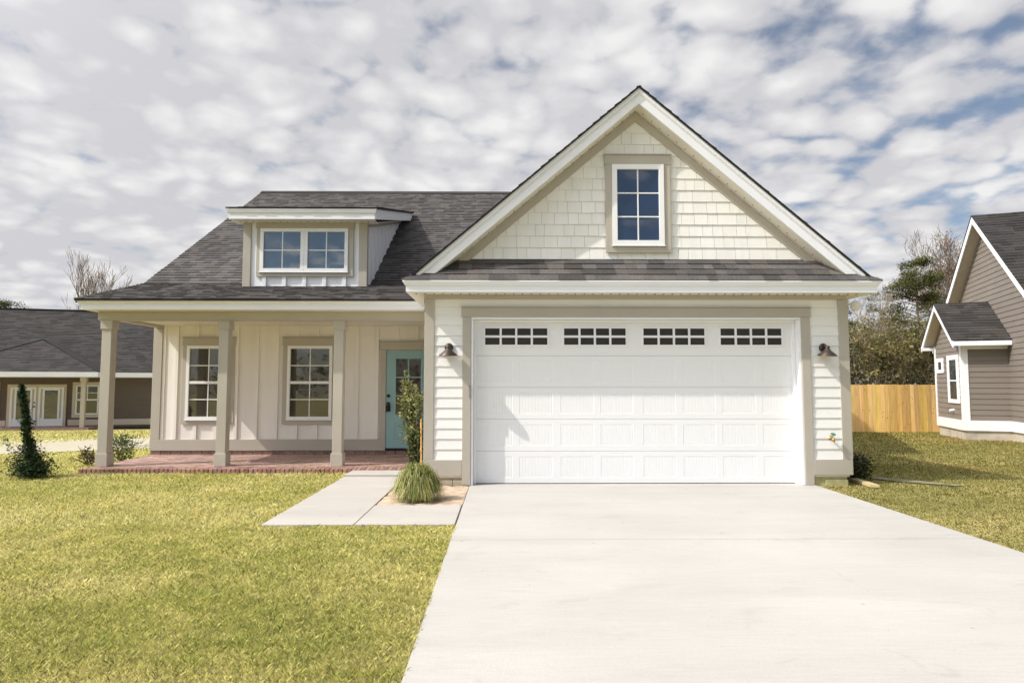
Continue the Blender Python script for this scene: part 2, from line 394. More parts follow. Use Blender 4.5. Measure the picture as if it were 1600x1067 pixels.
def raised_panel(mb, x0, x1, z0, z1, y, beads):
    """stamped panel: a sloped moulding down to a field with bead grooves."""
    g, d = .020, .0022
    o = [(x0, z0), (x1, z0), (x1, z1), (x0, z1)]; a = [(x0 + g, z0 + g), (x1 - g, z0 + g), (x1 - g, z1 - g), (x0 + g, z1 - g)]
    mdl = [(x0 + g * .5, z0 + g * .5), (x1 - g * .5, z0 + g * .5), (x1 - g * .5, z1 - g * .5), (x0 + g * .5, z1 - g * .5)]
    for k in range(4):
        k2 = (k + 1) % 4
        mb.poly([(o[k][0], y, o[k][1]), (o[k2][0], y, o[k2][1]), (mdl[k2][0], y - .0008, mdl[k2][1]), (mdl[k][0], y - .0008, mdl[k][1])])
        mb.poly([(mdl[k][0], y - .0008, mdl[k][1]), (mdl[k2][0], y - .0008, mdl[k2][1]), (a[k2][0], y + d, a[k2][1]), (a[k][0], y + d, a[k][1])])
    xa, xb = a[0][0], a[1][0]; za, zb = a[0][1], a[2][1]; w = (xb - xa) / beads; q = .007
    for k in range(beads):
        p0, p1 = xa + k * w, xa + (k + 1) * w
        mb.poly([(p0, y + d, za), (p1 - q, y + d, za), (p1 - q, y + d, zb), (p0, y + d, zb)])
        mb.poly([(p1 - q, y + d, za), (p1 - q / 2, y + d + .0024, za), (p1 - q / 2, y + d + .0024, zb), (p1 - q, y + d, zb)])
        mb.poly([(p1 - q / 2, y + d + .0024, za), (p1, y + d, za), (p1, y + d, zb), (p1 - q / 2, y + d + .0024, zb)])

def sheet_with_holes(mb, x0, x1, z0, z1, holes, y):
    X = sorted({x0, x1, *[h[0] for h in holes], *[h[1] for h in holes]}); Z = sorted({z0, z1, *[h[2] for h in holes], *[h[3] for h in holes]})
    for i in range(len(X) - 1):
        for j in range(len(Z) - 1):
            cx, cz = (X[i] + X[i + 1]) / 2, (Z[j] + Z[j + 1]) / 2
            if any(h[0] < cx < h[1] and h[2] < cz < h[3] for h in holes): continue
            mb.poly([(X[i], y, Z[j]), (X[i + 1], y, Z[j]), (X[i + 1], y, Z[j + 1]), (X[i], y, Z[j + 1])])

zsec = [.012, .484, .958, 1.432, 1.905, 2.402]
pxp = [(-.37, .13), (.20, .73), (.82, 1.35), (1.42, 1.94), (2.06, 2.58), (2.66, 3.18), (3.25, 3.79), (3.86, 4.29)]
gd = None
wing = [(-.325, .665), (.865, 1.850), (2.065, 3.045), (3.235, 4.215)]
GD = MB(); GD.box(-.44, 4.355, Yd + .03, Yd + .05, .004, 2.41)
GDo = part(GD, 'garage_door', M['doorwhite'])
for k in range(5):
    z0, z1 = zsec[k] + .0018, zsec[k + 1] - .0018
    mb = MB()
    if k < 4:
        hs = [(a, b, z0 + .065, z1 - .065) for a, b in pxp]
        sheet_with_holes(mb, -.44, 4.355, z0, z1, hs, Yd)
        for a, b, c, d in hs: raised_panel(mb, a, b, c, d, Yd, 10 if b - a > .45 else 8)
    else:
        hs = [(a, b, 2.045, 2.345) for a, b in wing]
        sheet_with_holes(mb, -.44, 4.355, z0, z1, hs, Yd)
    mb.poly([(-.44, Yd, z1), (4.355, Yd, z1), (4.355, Yd + .03, z1), (-.44, Yd + .03, z1)])
    mb.poly([(-.44, Yd, z0), (4.355, Yd, z0), (4.355, Yd + .03, z0), (-.44, Yd + .03, z0)])
    part(mb, 'door_section', M['doorwhite'], GDo)
for a, b in wing:
    mb = MB(); z0, z1 = 2.045, 2.345
    for g, y in ((.0, -.014), ):
        mb.box(a, b, Yd + y, Yd + .02, z0, z0 + .026); mb.box(a, b, Yd + y, Yd + .02, z1 - .026, z1)
        mb.box(a, a + .026, Yd + y, Yd + .02, z0 + .026, z1 - .026); mb.box(b - .026, b, Yd + y, Yd + .02, z0 + .026, z1 - .026)
    w = (b - a - .052) / 4
    for k in range(1, 4): mb.box(a + .026 + k * w - .016, a + .026 + k * w + .016, Yd - .008, Yd + .02, z0 + .026, z1 - .026)
    zm = (z0 + z1) / 2; mb.box(a + .026, b - .026, Yd - .006, Yd + .02, zm - .017, zm + .017)
    mb.box(a + .02, b - .02, Yd + .006, Yd + .024, z0 + .02, z1 - .02, 1)
    part(mb, 'door_window', [M['vinyl'], M['g_garage']], GDo)
mb = MB(); mb.box(-.44, 4.355, Yd - .004, Yd + .02, .004, .014); part(mb, 'bottom_seal', M['dark'], GDo)

# --- gable wall of cut shakes above the pent roof
mb = MB()
hpG = [(-SL, 1, ZA - .24 - SL * XC), (SL, 1, ZA - .24 + SL * XC)]
q = clip_poly([(-1.1, 3.2), (5.1, 3.2), (5.1, 5.8), (-1.1, 5.8)], hpG)
mb.poly([(a, Yw + .004, b) for a, b in q], col=(.35, .33, .3))
z = 3.168; rr = random.Random(4)
while z < 5.6:
    x = -1.2 - rr.random() * .2
    while x < 5.2:
        w = rr.choice((.145, .15, .2, .205, .21, .3)) * rr.uniform(.96, 1.04)
        q = clip_poly([(x + .0017, z), (x + w - .0017, z), (x + w - .0017, z + .182), (x + .0017, z + .182)], hpG)
        x += w
        if not q: continue
        g = rr.uniform(.965, 1.02); col = (g, g, g * rr.uniform(.985, 1.0)); off = rr.uniform(0, .002)
        P = [(a, Yw - .013 * (1 - (b - z) / .182) - .002 - off, b) for a, b in q]
        mb.poly(P, col=col)
        lo = [i for i, p in enumerate(q) if abs(p[1] - z) < 1e-6]
        if len(lo) == 2:
            p, r_ = P[lo[0]], P[lo[1]]; mb.poly([(p[0], Yw + .003, p[2]), (r_[0], Yw + .003, r_[2]), r_, p], col=(.8, .8, .8))
            mb.poly([(p[0], Yw + .003, p[2]), (p[0], Yw + .003, z + .18), (p[0], Yw - .002, z + .18), p], col=(.85, .85, .85))
    z += .176
part(mb, 'gable_wall', M['shake'])
mb = MB()
def rake_poly(side, t0, t1, xe, zcut=None):
    """strip between vertical drops t0 and t1 under the roof line, from the peak to half width xe."""
    P = [(XC, ZA - t0), (XC + side * xe, ZA - t0 - SL * xe), (XC + side * xe, ZA - t1 - SL * xe), (XC, ZA - t1)]
    return clip_poly(P, [(0, -1, -zcut)]) if zcut else P
for s in (-1, 1):
    mb.prism([(a, Yw - .035, b) for a, b in rake_poly(s, .262, .40, 3.1, 3.2)], (0, .035, 0))
part(mb, 'rake_frieze', M['taupe'])
for s in (-1, 1):
    mb = MB()
    mb.prism([(a, Yr + .012, b) for a, b in rake_poly(s, .0, .235, 3.35, 3.045)], (0, .02, 0))
    mb.prism([(a, Yr - .012, b) for a, b in rake_poly(s, .0, .075, 3.35, 3.045)], (0, .024, 0))
    mb.prism([(a, Yr + .002, b) for a, b in rake_poly(s, .075, .092, 3.35, 3.045)], (0, .010, 0))
    part(mb, 'rake_board', M['white'])
    mb = MB()
    mb.prism([(a, Yr + .032, b) for a, b in rake_poly(s, .225, .24, 3.1, 3.1)], (0, Yw - Yr - .03, 0))
    L_ = 3.05; k = .1
    while k < L_:
        zz = ZA - .242 - SL * k; xx = XC + s * k
        if zz > 3.2:
            mb.box(xx - .005, xx + .005, Yw - .12, Yw - .10, zz - .005, zz + .006, 1)
        k += .125
    part(mb, 'rake_soffit', [M['soffit'], M['vent']])

# --- garage roof, pent roof, fascia and soffit
mb = MB()
th = math.atan(SL); wl = 3.40 / math.cos(th)
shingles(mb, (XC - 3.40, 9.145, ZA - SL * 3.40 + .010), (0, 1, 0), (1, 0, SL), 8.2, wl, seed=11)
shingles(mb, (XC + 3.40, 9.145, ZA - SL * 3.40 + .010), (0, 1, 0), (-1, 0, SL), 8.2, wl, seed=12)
for s in (-1, 1): mb.prism([(a, 9.140, b) for a, b in [(XC, ZA + .016), (XC + s * 3.33, ZA + .020 - SL * 3.33), (XC + s * 3.33, ZA - .002 - SL * 3.33), (XC, ZA - .002)]], (0, .03, 0), col=(.03, .027, .025))
part(mb, 'garage_roof', M['shingle'])
mb = MB()
x0, x1 = XC - 3.46, XC + 3.46; ps = .36 / .36
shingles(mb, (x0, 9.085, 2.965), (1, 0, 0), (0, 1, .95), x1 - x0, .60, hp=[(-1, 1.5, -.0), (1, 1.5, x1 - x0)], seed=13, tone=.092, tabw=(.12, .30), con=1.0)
for s in (-1, 1):                                                       # little hips at the ends of the pent roof
    xe = XC + s * 3.46; mb.poly([(xe, 9.085, 2.968), (xe - s * .36, 9.26, 3.13), (xe - s * .02, 9.75, 2.985)], col=(.09, .084, .078))
    mb.tube([(xe, 9.09, 2.972), (xe - s * .34, 9.255, 3.125)], .018, 6, col=(.095, .088, .08))
mb.box(x0 + .01, x1 - .01, 9.088, 9.12, 2.945, 2.966, col=(.04, .036, .034))
part(mb, 'pent_roof', M['shingle'])
mb = MB()
prof = [(0, EZ), (0, EZ + .085), (.02, EZ + .10), (.045, EZ + .145), (.045, EZ + .16), (-.02, EZ + .16), (-.02, EZ)]
fx0, fx1 = XC - 3.40, XC + 3.40
molding(mb, [(fx0, 13.2), (fx0, Yf), (fx1, Yf), (fx1, 13.3)], [(-o, z) for o, z in prof][::-1] if False else [(o, z) for o, z in prof])
part(mb, 'garage_fascia', M['white'])
mb = MB()
mb.box(fx0 + .02, fx1 - .02, Yf + .02, Yw + .02, EZ + .004, EZ + .02); mb.box(fx0 + .02, GL + .01, Yw + .02, 13, EZ + .004, EZ + .02); mb.box(GR - .01, fx1 - .02, Yw + .02, 13.2, EZ + .004, EZ + .02)
x = fx0 + .12
while x < fx1 - .1:
    mb.box(x - .007, x + .007, Yw - .16, Yw - .11, EZ - .004, EZ + .01, 1); x += .13
part(mb, 'garage_soffit', [M['soffit'], M['vent']])

# --- window maker: frame (thing's part), with glass and casing as its sub-parts
def window(x0, x1, z0, z1, y, cols, rows, gm, casing, parent=HOUSE, fw=.06, rail=False, bay=1, name='window'):
    mb = MB(); W = (x1 - x0) / bay
    gl = MB()
    for k in range(bay):
        a, b = x0 + k * W, x0 + (k + 1) * W
        mb.box(a, b, y - .052, y, z0, z0 + fw); mb.box(a, b, y - .052, y, z1 - fw, z1)
        mb.box(a, a + fw, y - .052, y, z0 + fw, z1 - fw); mb.box(b - fw, b, y - .052, y, z0 + fw, z1 - fw)
        ga, gb, g0, g1 = a + fw, b - fw, z0 + fw, z1 - fw
        if rail: mb.box(ga, gb, y - .046, y - .004, (g0 + g1) / 2 - .027, (g0 + g1) / 2 + .027)
        for i in range(1, cols):
            xx = ga + (gb - ga) * i / cols; mb.box(xx - .010, xx + .010, y - .026, y - .016, g0, g1)
        for j in range(1, rows):
            if rail and j * 2 == rows: continue
            zz = g0 + (g1 - g0) * j / rows; mb.box(ga, gb, y - .0265, y - .0155, zz - .010, zz + .010)
        gl.box(ga - .01, gb + .01, y - .018, y - .006, g0 - .01, g1 + .01)
    mb.box(x0 - .012, x1 + .012, y - .064, y - .03, z0 - .016, z0 - .001)                       # sill lip
    o = mb.build(name, M['vinyl'], parent, bevel=.003)
    part_glass = gl.build('glass', gm, o)
    if casing:
        sw, hh, bh, ex = casing; c = MB(); yc = y - .032
        c.box(x0 - sw, x0 - .001, yc, y, z0 - .017, z1 + .001); c.box(x1 + .001, x1 + sw, yc, y, z0 - .017, z1 + .001)
        c.box(x0 - sw - ex, x1 + sw + ex, yc - .006, y, z1 + .002, z1 + hh); c.box(x0 - sw, x1 + sw, yc - .002, y, z0 - .018 - bh, z0 - .018)
        c.box(x0 - sw - ex - .01, x1 + sw + ex + .01, yc - .022, y, z1 + hh + .001, z1 + hh + .014)
        c.build('casing', M['taupe'], o, bevel=.003)
    return o
window(1.607, 2.387, 3.545, 4.778, Yw - .022, 2, 3, M['g_gable'], (.10, .145, .09, .012), fw=.075)['label'] = 'tall six-pane window in the front gable'

# --- main roof
xl, xr = -7.22, 5.80
zb0, yb0, yb1, zb1, yt, zt = 2.905, 10.73, 12.77, 3.485, 18.75, 7.165
sl1, sl2 = (zb1 - zb0) / (yb1 - yb0), (zt - zb1) / (yt - yb1)
mb = MB()
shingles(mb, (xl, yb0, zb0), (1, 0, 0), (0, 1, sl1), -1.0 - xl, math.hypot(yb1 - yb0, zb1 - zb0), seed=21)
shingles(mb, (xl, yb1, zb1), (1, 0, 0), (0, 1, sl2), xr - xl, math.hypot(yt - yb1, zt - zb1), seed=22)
mb.prism([(xl, yt, zt), (xr, yt, zt), (xr, 24.9, zt - sl2 * 6.15), (xl, 24.9, zt - sl2 * 6.15)], (0, 0, -.05), col=(.07, .066, .064))
roof = part(mb, 'main_roof', M['shingle'])
mb = MB(); mb.prism([(xl, yt - .16, zt - .07), (xl, yt, zt + .035), (xl, yt + .16, zt - .07)], (xr - xl, 0, 0), col=(.05, .046, .044))
mb.build('ridge_cap', M['shingle'], roof)
mb = MB(); mb.box(xl, -1.1, yb0 - .004, yb0 + .03, zb0 - .030, zb0 - .014); part(mb, 'drip_edge', M['drip'])
for x in (xl + .003, xr - .03):
    mb = MB(); mb.prism(([(x, yb0 + .03, zb0 - .03)] if x < 0 else []) + [(x, yb1, zb1 - .03), (x, yt, zt - .03), (x, yt, zt - .06), (x, yb1, zb1 - .06)] + ([(x, yb0 + .03, zb0 - .06)] if x < 0 else []), (.027, 0, 0)); part(mb, 'drip_edge', M['drip'])
mb = MB()
prof2 = [(0, 2.735), (0, 2.825), (.022, 2.838), (.045, 2.868), (.045, 2.884), (-.02, 2.884), (-.02, 2.735)]
molding(mb, [(-7.15, 13.3), (-7.15, 10.80), (-1.30, 10.80)], prof2)
part(mb, 'porch_fascia', M['white'])
mb = MB()
for s, xx in ((-1, -7.19), (1, 5.74)):
    mb = MB(); mb.prism([(xx, 13.2, zb1 - .02), (xx, yt, zt - .07), (xx, 24.9, zt - .07 - sl2 * 6.15), (xx, 24.9, zt - .25 - sl2 * 6.15), (xx, yt, zt - .25), (xx, 13.2, zb1 - .08)], (.03, 0, 0)); part(mb, 'side_rake_board', M['white'])
mb = MB(); mb.box(-7.13, -1.2, 10.82, 11.14, 2.737, 2.75); mb.box(-7.13, -6.9, 11.14, 13.1, 2.737, 2.75); part(mb, 'porch_soffit', M['soffit'])

# --- porch: beam, ceiling, columns, wall, floor
mb = MB()
mb.box(-7.055, -1.19, 11.12, 11.28, 2.60, 2.735); mb.box(-7.055, -6.895, 11.282, 13.0, 2.615, 2.733); mb.box(-7.050, -1.19, 11.128, 11.272, 2.578, 2.599)
part(mb, 'porch_beam', M['taupe'], bevel=.004)
mb = MB(); mb.box(-6.895, -1.19, 11.28, 13.05, 2.66, 2.69); part(mb, 'porch_ceiling', M['batten'])
def column(cx):
    y0 = 11.12
    mb = MB(); mb.box(cx - .083, cx + .083, y0 + .018, y0 + .184, .25, 2.44); o = part(mb, 'porch_column', M['taupe'], bevel=.006)
    mb = MB(); mb.box(cx - .103, cx + .103, y0, y0 + .205, .074, .285); mb.box(cx - .094, cx + .094, y0 + .008, y0 + .196, .286, .298); mb.build('column_base', M['taupe'], o, bevel=.006)
    mb = MB(); mb.box(cx - .102, cx + .102, y0, y0 + .204, 2.43, 2.577); mb.build('capital', M['taupe'], o, bevel=.005)
for cx in (-6.905, -4.885, -2.893): column(cx)
mb = MB(); mb.box(-7.09, -6.91, 12.96, 13.12, .378, 2.614); part(mb, 'corner_pilaster', M['taupe'], bevel=.005)
Yp = 13.0
mb = MB()
mb.box(-6.95, -1.19, Yp, Yp + .1, .30, 2.68)
openings = [(-6.50, -5.43, .665, 2.425), (-4.48, -3.385, .665, 2.425), (-2.52, -1.2, .1, 2.34)]
x = -6.60 + .0
bx = [-6.62 + .403 * k for k in range(14)]
for b in bx:
    if b > -1.25: break
    segs = [(.378, 2.66)]
    for a0, a1, c0, c1 in openings:
        if a0 - .03 < b < a1 - .02:
            segs = [(.378, c0), (c1, 2.66)] if c0 > .3 else [(c1, 2.66)]
    for c0, c1 in segs: mb.box(b - .036, b + .036, Yp - .030, Yp + .01, c0, c1)
mb.box(-6.908, -6.85, Yp - .02, Yp + .01, .378, 2.66)
part(mb, 'porch_wall', M['batten'], bevel=.003)
mb = MB(); mb.box(-7.095, -2.515, 12.955, 13.1, .155, .376); part(mb, 'skirt_board', M['taupe'], bevel=.004)
window(-6.405, -5.530, .770, 2.252, Yp - .01, 2, 4, M['g_porch'], (.088, .165, .075, .012), rail=True)['label'] = 'left porch window, partly behind a column'
window(-4.385, -3.482, .770, 2.252, Yp - .01, 2, 4, M['g_porch'], (.095, .165, .078, .012), rail=True)['label'] = 'right porch window beside the third column'

# front door
mb = MB(); mb.box(-2.395, -1.485, Yp - .03, Yp + .005, .20, 2.155)
DO = part(mb, 'front_door', M['teal'])
mb = MB()
def frame(mb, x0, x1, z0, z1, w, y0, y1, mi=0):
    mb.box(x0, x1, y0, y1, z0, z0 + w, mi); mb.box(x0, x1, y0, y1, z1 - w, z1, mi)
    mb.box(x0, x0 + w, y0, y1, z0 + w, z1 - w, mi); mb.box(x1 - w, x1, y0, y1, z0 + w, z1 - w, mi)
frame(mb, -2.235, -1.665, .835, 2.025, .035, Yp - .042, Yp - .02)
mb.box(-1.962, -1.938, Yp - .040, Yp - .02, .87, 1.99)
for zz in (1.243, 1.617): mb.box(-2.2, -1.70, Yp - .0405, Yp - .02, zz - .012, zz + .012)
mb.build('glazing_bar', M['teal'], DO, bevel=.003)
mb = MB(); mb.box(-2.21, -1.69, Yp - .034, Yp - .026, .86, 2.0); mb.build('glass', M['g_door'], DO)
mb = MB(); frame(mb, -2.235, -1.665, .40, .725, .03, Yp - .040, Yp - .02); mb.box(-2.17, -1.73, Yp - .036, Yp - .02, .465, .66); mb.build('door_panel', M['teal'], DO, bevel=.004)
mb = MB()
mb.lathe([(0, -.03), (.032, -.03), (.034, 0)], (-2.345, Yp - .03, 1.245), (0, 1, 0), 16); mb.build('deadbolt', M['dark'], DO); mb = MB()
mb.lathe([(0, -.055), (.03, -.05), (.034, -.03), (.02, -.015), (.02, 0)], (-2.345, Yp - .03, 1.09), (0, 1, 0), 16)
mb.box(-2.385, -2.305, Yp - .07, Yp - .03, .93, 1.05); mb.tube([(-2.375, Yp - .05, 1.05), (-2.372, Yp - .055, 1.10), (-2.318, Yp - .055, 1.10), (-2.315, Yp - .05, 1.05)], .008, 6)
mb.build('handle', M['dark'], DO, smooth=False)
mb = MB(); mb.box(-2.515, -2.40, Yp - .05, Yp, .155, 2.165); mb.box(-1.48, -1.37, Yp - .05, Yp, .155, 2.165); mb.box(-2.53, -1.355, Yp - .056, Yp, 2.167, 2.335); mb.box(-2.54, -1.345, Yp - .068, Yp, 2.336, 2.35)
part(mb, 'front_door_casing', M['taupe'], bevel=.004)
mb = MB(); mb.box(-2.398, -1.482, Yp - .06, Yp, .165, .198); part(mb, 'threshold', M['dark'])

# brick porch floor: pavers with a rowlock edge
mb = MB(); rr = random.Random(9)
mb.box(-7.08, -1.2, 10.87, 13.1, -.5, .058, col=(.55, .6, .6))
y = 11.06; k = 0
while y < 12.97:
    x = -7.08 + (.1 if k % 2 else 0)
    while x < -1.25:
        w = .196; g = rr.uniform(.78, 1.2); c = (g, g * rr.uniform(.92, 1.12), g * rr.uniform(.92, 1.15))
        mb.box(x, min(x + w, -1.2), y, min(y + .092, 12.98), .03, .072 + rr.uniform(-.002, .002), col=c); x += .204
    y += .1; k += 1
x = -7.08
for k in range(29):                                                      # course under the wall
    g = rr.uniform(.6, .85); mb.box(x, x + .195, 12.975, 13.08, .07, .152, col=(g, g, g)); x += .204
PF = part(mb, 'porch_floor', M['brick'])
mb = MB(); x = -7.1
while x < -1.3:
    g = rr.uniform(.7, 1.1); c = (g, g * rr.uniform(.78, 1.0), g * rr.uniform(.78, .98)); d = rr.uniform(-.006, .006)
    mb.box(x, x + .066, 10.845 + d, 11.05, -.06, .071 + d * .4, col=c); x += .0745
mb.build('brick_edge', M['brick'], PF, bevel=.010)

# --- dormer
DX0, DX1, Yo = -5.056, -2.694, 12.3
def zd(y): return 4.795 + .25 * (y - 11.95)
mb = MB()
mb.box(DX0 + .01, DX1 - .01, Yo, Yo + .08, 3.2, 4.66)
for b in (-4.64, -4.255, -3.87, -3.485, -3.10): mb.box(b - .035, b + .035, Yo - .032, Yo + .01, 3.30, 3.545)
DM = part(mb, 'dormer', M['white'], bevel=.003); DM['label'] = 'shed dormer with a double window on the roof above the porch'
mb = MB()
for x, e_ in ((DX0, -1), (DX1 - .012, 1)):
    mb = MB(); mb.prism([(x, Yo + .02, 3.2), (x, Yo + .02, 4.64), (x, 16.3, zd(16.3) - .2), (x, 16.3, 4.5)], (.012, 0, 0))
    for k in range(10):
        y = Yo + .30 + k * .40; z0 = zb1 + sl2 * (y - yb1) - .1; xe = DX1 - .002 if e_ > 0 else DX0 - .022
        if z0 < zd(y) - .22: mb.box(xe, xe + .024, y - .033, y + .033, z0, zd(y) - .20)
    mb.build('dormer_side', M['white'], DM)
mb = MB()
mb.box(DX0 - .004, -4.911, Yo - .03, Yo + .1, 3.2, 4.60); mb.box(-2.83, DX1 + .026, Yo - .03, Yo + .1, 3.2, 4.60); mb.box(DX0 - .004, DX1 + .026, Yo - .034, Yo + .1, 4.602, 4.66)
mb.prism([(DX1 - .004, Yo + .1, 4.54), (DX1 - .004, Yo + .1, 4.66), (DX1 - .004, 16, zd(16) - .17), (DX1 - .004, 16, zd(16) - .28)], (.03, 0, 0))
mb.build('dormer_trim', M['taupe'], DM, bevel=.004)
mb = MB()
shingles(mb, (-5.262, 11.905, zd(11.905) + .01), (1, 0, 0), (0, 1, .25), 2.85, 4.95, seed=31)
mb.prism([(-2.425, 11.905, zd(11.905) + .006), (-2.425, 16.7, zd(16.7) + .006), (-2.425, 16.7, zd(16.7) + .034), (-2.425, 11.905, zd(11.905) + .034)], (.014, 0, 0), col=(.035, .03, .03))
mb.build('dormer_roof', M['shingle'], DM)
mb = MB()
molding(mb, [(-5.215, 12.3), (-5.215, 11.95), (-2.465, 11.95), (-2.465, 11.97)], [(0, 4.588), (0, 4.69), (.02, 4.705), (.035, 4.755), (.035, 4.780), (-.02, 4.780), (-.02, 4.588)])
mb.prism([(-2.468, 11.968, 4.588), (-2.468, 11.968, 4.786), (-2.468, 16.6, zd(16.6) - .008), (-2.468, 16.6, zd(16.6) - .2)], (.022, 0, 0))
mb.prism([(-5.232, 12.3, 4.62), (-5.232, 12.3, 4.87), (-5.232, 16.6, zd(16.6) - .008), (-5.232, 16.6, zd(16.6) - .2)], (.022, 0, 0))
mb.build('dormer_fascia', M['white'], DM)
mb = MB(); mb.box(-5.2, -2.48, 11.968, Yo + .05, 4.592, 4.61); mb.prism([(-2.70, Yo, 4.600), (-2.48, Yo, 4.600), (-2.48, 16.3, zd(16.3) - .19), (-2.70, 16.3, zd(16.3) - .19)], (0, 0, .012))
x = -5.1
while x < -2.5: mb.box(x - .006, x + .006, Yo - .14, Yo - .1, 4.588, 4.6, 1); x += .13
mb.build('dormer_soffit', [M['soffit'], M['vent']], DM)
mb = MB(); gl = MB(); y = Yo - .01
for a, b in ((-4.723, -3.878), (-3.876, -3.031)):
    frame(mb, a, b, 3.632, 4.481, .068, y - .055, y)
    mb.box((a + b) / 2 - .010, (a + b) / 2 + .010, y - .026, y - .016, 3.70, 4.413); mb.box(a + .068, b - .068, y - .0265, y - .0155, 4.047, 4.067)
    gl.box(a + .06, b - .06, y - .018, y - .006, 3.69, 4.42)
mb.box(-4.735, -3.019, y - .066, y - .03, 3.617, 3.631)
mb.build('dormer_window', M['vinyl'], DM, bevel=.003); gl.build('dormer_glass', M['g_dormer'], DM)
mb = MB(); mb.box(-4.797, -4.725, y - .034, y, 3.614, 4.483); mb.box(-3.029, -2.934, y - .034, y, 3.614, 4.483); mb.box(-4.81, -2.92, y - .040, y, 4.485, 4.600); mb.box(-4.797, -2.934, y - .036, y, 3.541, 3.612)
mb.build('window_casing', M['taupe'], DM, bevel=.003)

# ------------------------------------------------------------------ things on the house
def barn_lamp(loc, label):
    o = tag(empty('wall_lamp', loc), label, 'lamp', 'wall lamps beside the garage door')
    x, y, z = loc
    mb = MB(); mb.lathe([(.0, 0), (.062, 0), (.064, .012), (.05, .026), (.02, .034), (0, .034)], (x, y - .002, z + .055), (0, -1, 0), 24); mb.build('back_plate', M['bronze'], o, smooth=True)
    mb = MB(); mb.tube([(x, y - .02, z + .055), (x, y - .07, z + .075), (x, y - .115, z + .065), (x, y - .13, z + .045)], [.016, .016, .018, .022], 10); mb.build('arm', M['bronze'], o, smooth=True)
    mb = MB(); mb.lathe([(.018, .075), (.030, .068), (.034, .045), (.031, .03), (.040, .022), (.052, .005), (.135, -.062), (.138, -.070), (.132, -.066), (.05, -.003), (.0, .0)], (x, y - .13, z), (0, -.10, 1), 32)
    mb.build('lamp_shade', M['bronze'], o, smooth=True)
barn_lamp((-.828, Yw - .012, 1.965), 'bronze barn-style wall lamp on the siding left of the garage door')
barn_lamp((4.735, Yw - .012, 1.965), 'bronze barn-style wall lamp on the siding right of the garage door')
o = tag(empty('hose_tap', (4.80, Yw - .01, .70)), 'small brass garden tap with green handle on the siding right of the garage', 'tap')
mb = MB(); mb.lathe([(0, 0), (.032, 0), (.032, .006), (.014, .008), (.014, .07)], (4.80, Yw - .008, .69), (0, -1, 0), 14); mb.tube([(4.80, Yw - .06, .695), (4.80, Yw - .10, .685), (4.80, Yw - .125, .645)], [.017, .018, .016], 10); mb.tube([(4.80, Yw - .085, .69), (4.80, Yw - .10, .745)], .008, 8)
mb.build('spout', M['brass'], o, smooth=True)
mb = MB(); mb.lathe([(0, 0), (.03, 0), (.036, .008), (.03, .016), (0, .016)], (4.80, Yw - .10, .742), (0, -.5, 1), 14); mb.build('handle', M['greenh'], o, smooth=True)
o = tag(empty('flood_light', (5.30, 9.9, 2.80)), 'round white outdoor light hanging under the right end of the garage eave', 'light')
mb = MB(); mb.lathe([(0, 0), (.05, 0), (.05, -.02), (.012, -.022)], (5.30, 9.9, 2.80), (0, 0, 1), 16); mb.tube([(5.30, 9.9, 2.80), (5.33, 9.87, 2.74), (5.40, 9.83, 2.70)], .012, 8); mb.build('bracket', M['white'], o, smooth=True)
mb = MB(); mb.lathe([(0, .02), (.07, .018), (.082, .0), (.07, -.04), (.03, -.06), (0, -.06)], (5.42, 9.78, 2.69), (-.1, -1, -.1), 24); mb.build('lamp_head', M['vinyl'], o, smooth=True)

# ------------------------------------------------------------------ neighbour on the right
RH = tag(empty('house', (12.96, 18.0, -.10), rad(-20)), 'grey-brown clapboard house with white trim and a small gabled bay, at the right edge', 'house')
mb = MB()
lap(mb, (0, 2.57, 0), (0, -1, 0), 2.57, .56, 4.0, nrm=(-1, 0, 0), hp=[(-.75, 1, 2.85), (.75, 1, 2.85 + .75 * 2.57)])
part(mb, 'bay_wall', M['taupesid'], RH, off=(0, 0, 0))
for y_, s_ in ((0, -1), (2.57, 1)):
    mb = MB(); lap(mb, (0, y_, 0), (1, 0, 0), 1.12, .56, 2.75, nrm=(0, s_, 0)); part(mb, 'bay_side', M['taupesid'], RH, off=(0, 0, 0))
AY, AZ, MS = 1.25, 6.66, .79
mb = MB(); lap(mb, (1.1, 7.1, 0), (0, -1, 0), 9.5, .56, 6.7, nrm=(-1, 0, 0), hp=[(-MS, 1, AZ - .15 - MS * (7.1 - AY)), (MS, 1, AZ - .15 + MS * (7.1 - AY))])
mb.box(1.12, 11, -2.38, -2.3, .3, 2.9); mb.box(10.9, 11, -2.3, 7, .3, 3.2); mb.box(1.12, 11, 7.0, 7.08, .3, 3.0)
part(mb, 'gable_wall', M['taupesid'], RH, off=(0, 0, 0))
mb = MB(); mb.box(.02, 1.2, .02, 2.55, -.5, .275); mb.box(1.12, 11, -2.36, 7.05, -.5, .274); part(mb, 'foundation', M['concretew'], RH, off=(0, 0, 0))
mb = MB()
mb.box(-.03, 1.07, -.03, 2.60, .277, .56); mb.box(1.072, 11.0, -2.42, 7.1, .2765, .5595)
part(mb, 'skirt_board', M['white'], RH, off=(0, 0, 0))
for q_ in ((-.028, .13, -.028, .16), (-.028, .08, 2.48, 2.598)):
    mb = MB(); mb.box(*q_, .562, 2.74); part(mb, 'corner_board', M['white'], RH, off=(0, 0, 0))
mb = MB(); mb.box(.13, 1.09, -.022, .0, 2.56, 2.74); part(mb, 'frieze_board', M['white'], RH, off=(0, 0, 0))
mb = MB(); BR, BZ = 1.285, 4.02; hb = 1.62; bl = math.hypot(hb, hb * .75)
shingles(mb, (-.32, BR - hb, BZ - .75 * hb), (1, 0, 0), (0, 1, .75), 1.5, bl, seed=41, tone=.042, tabw=(.15, .4))
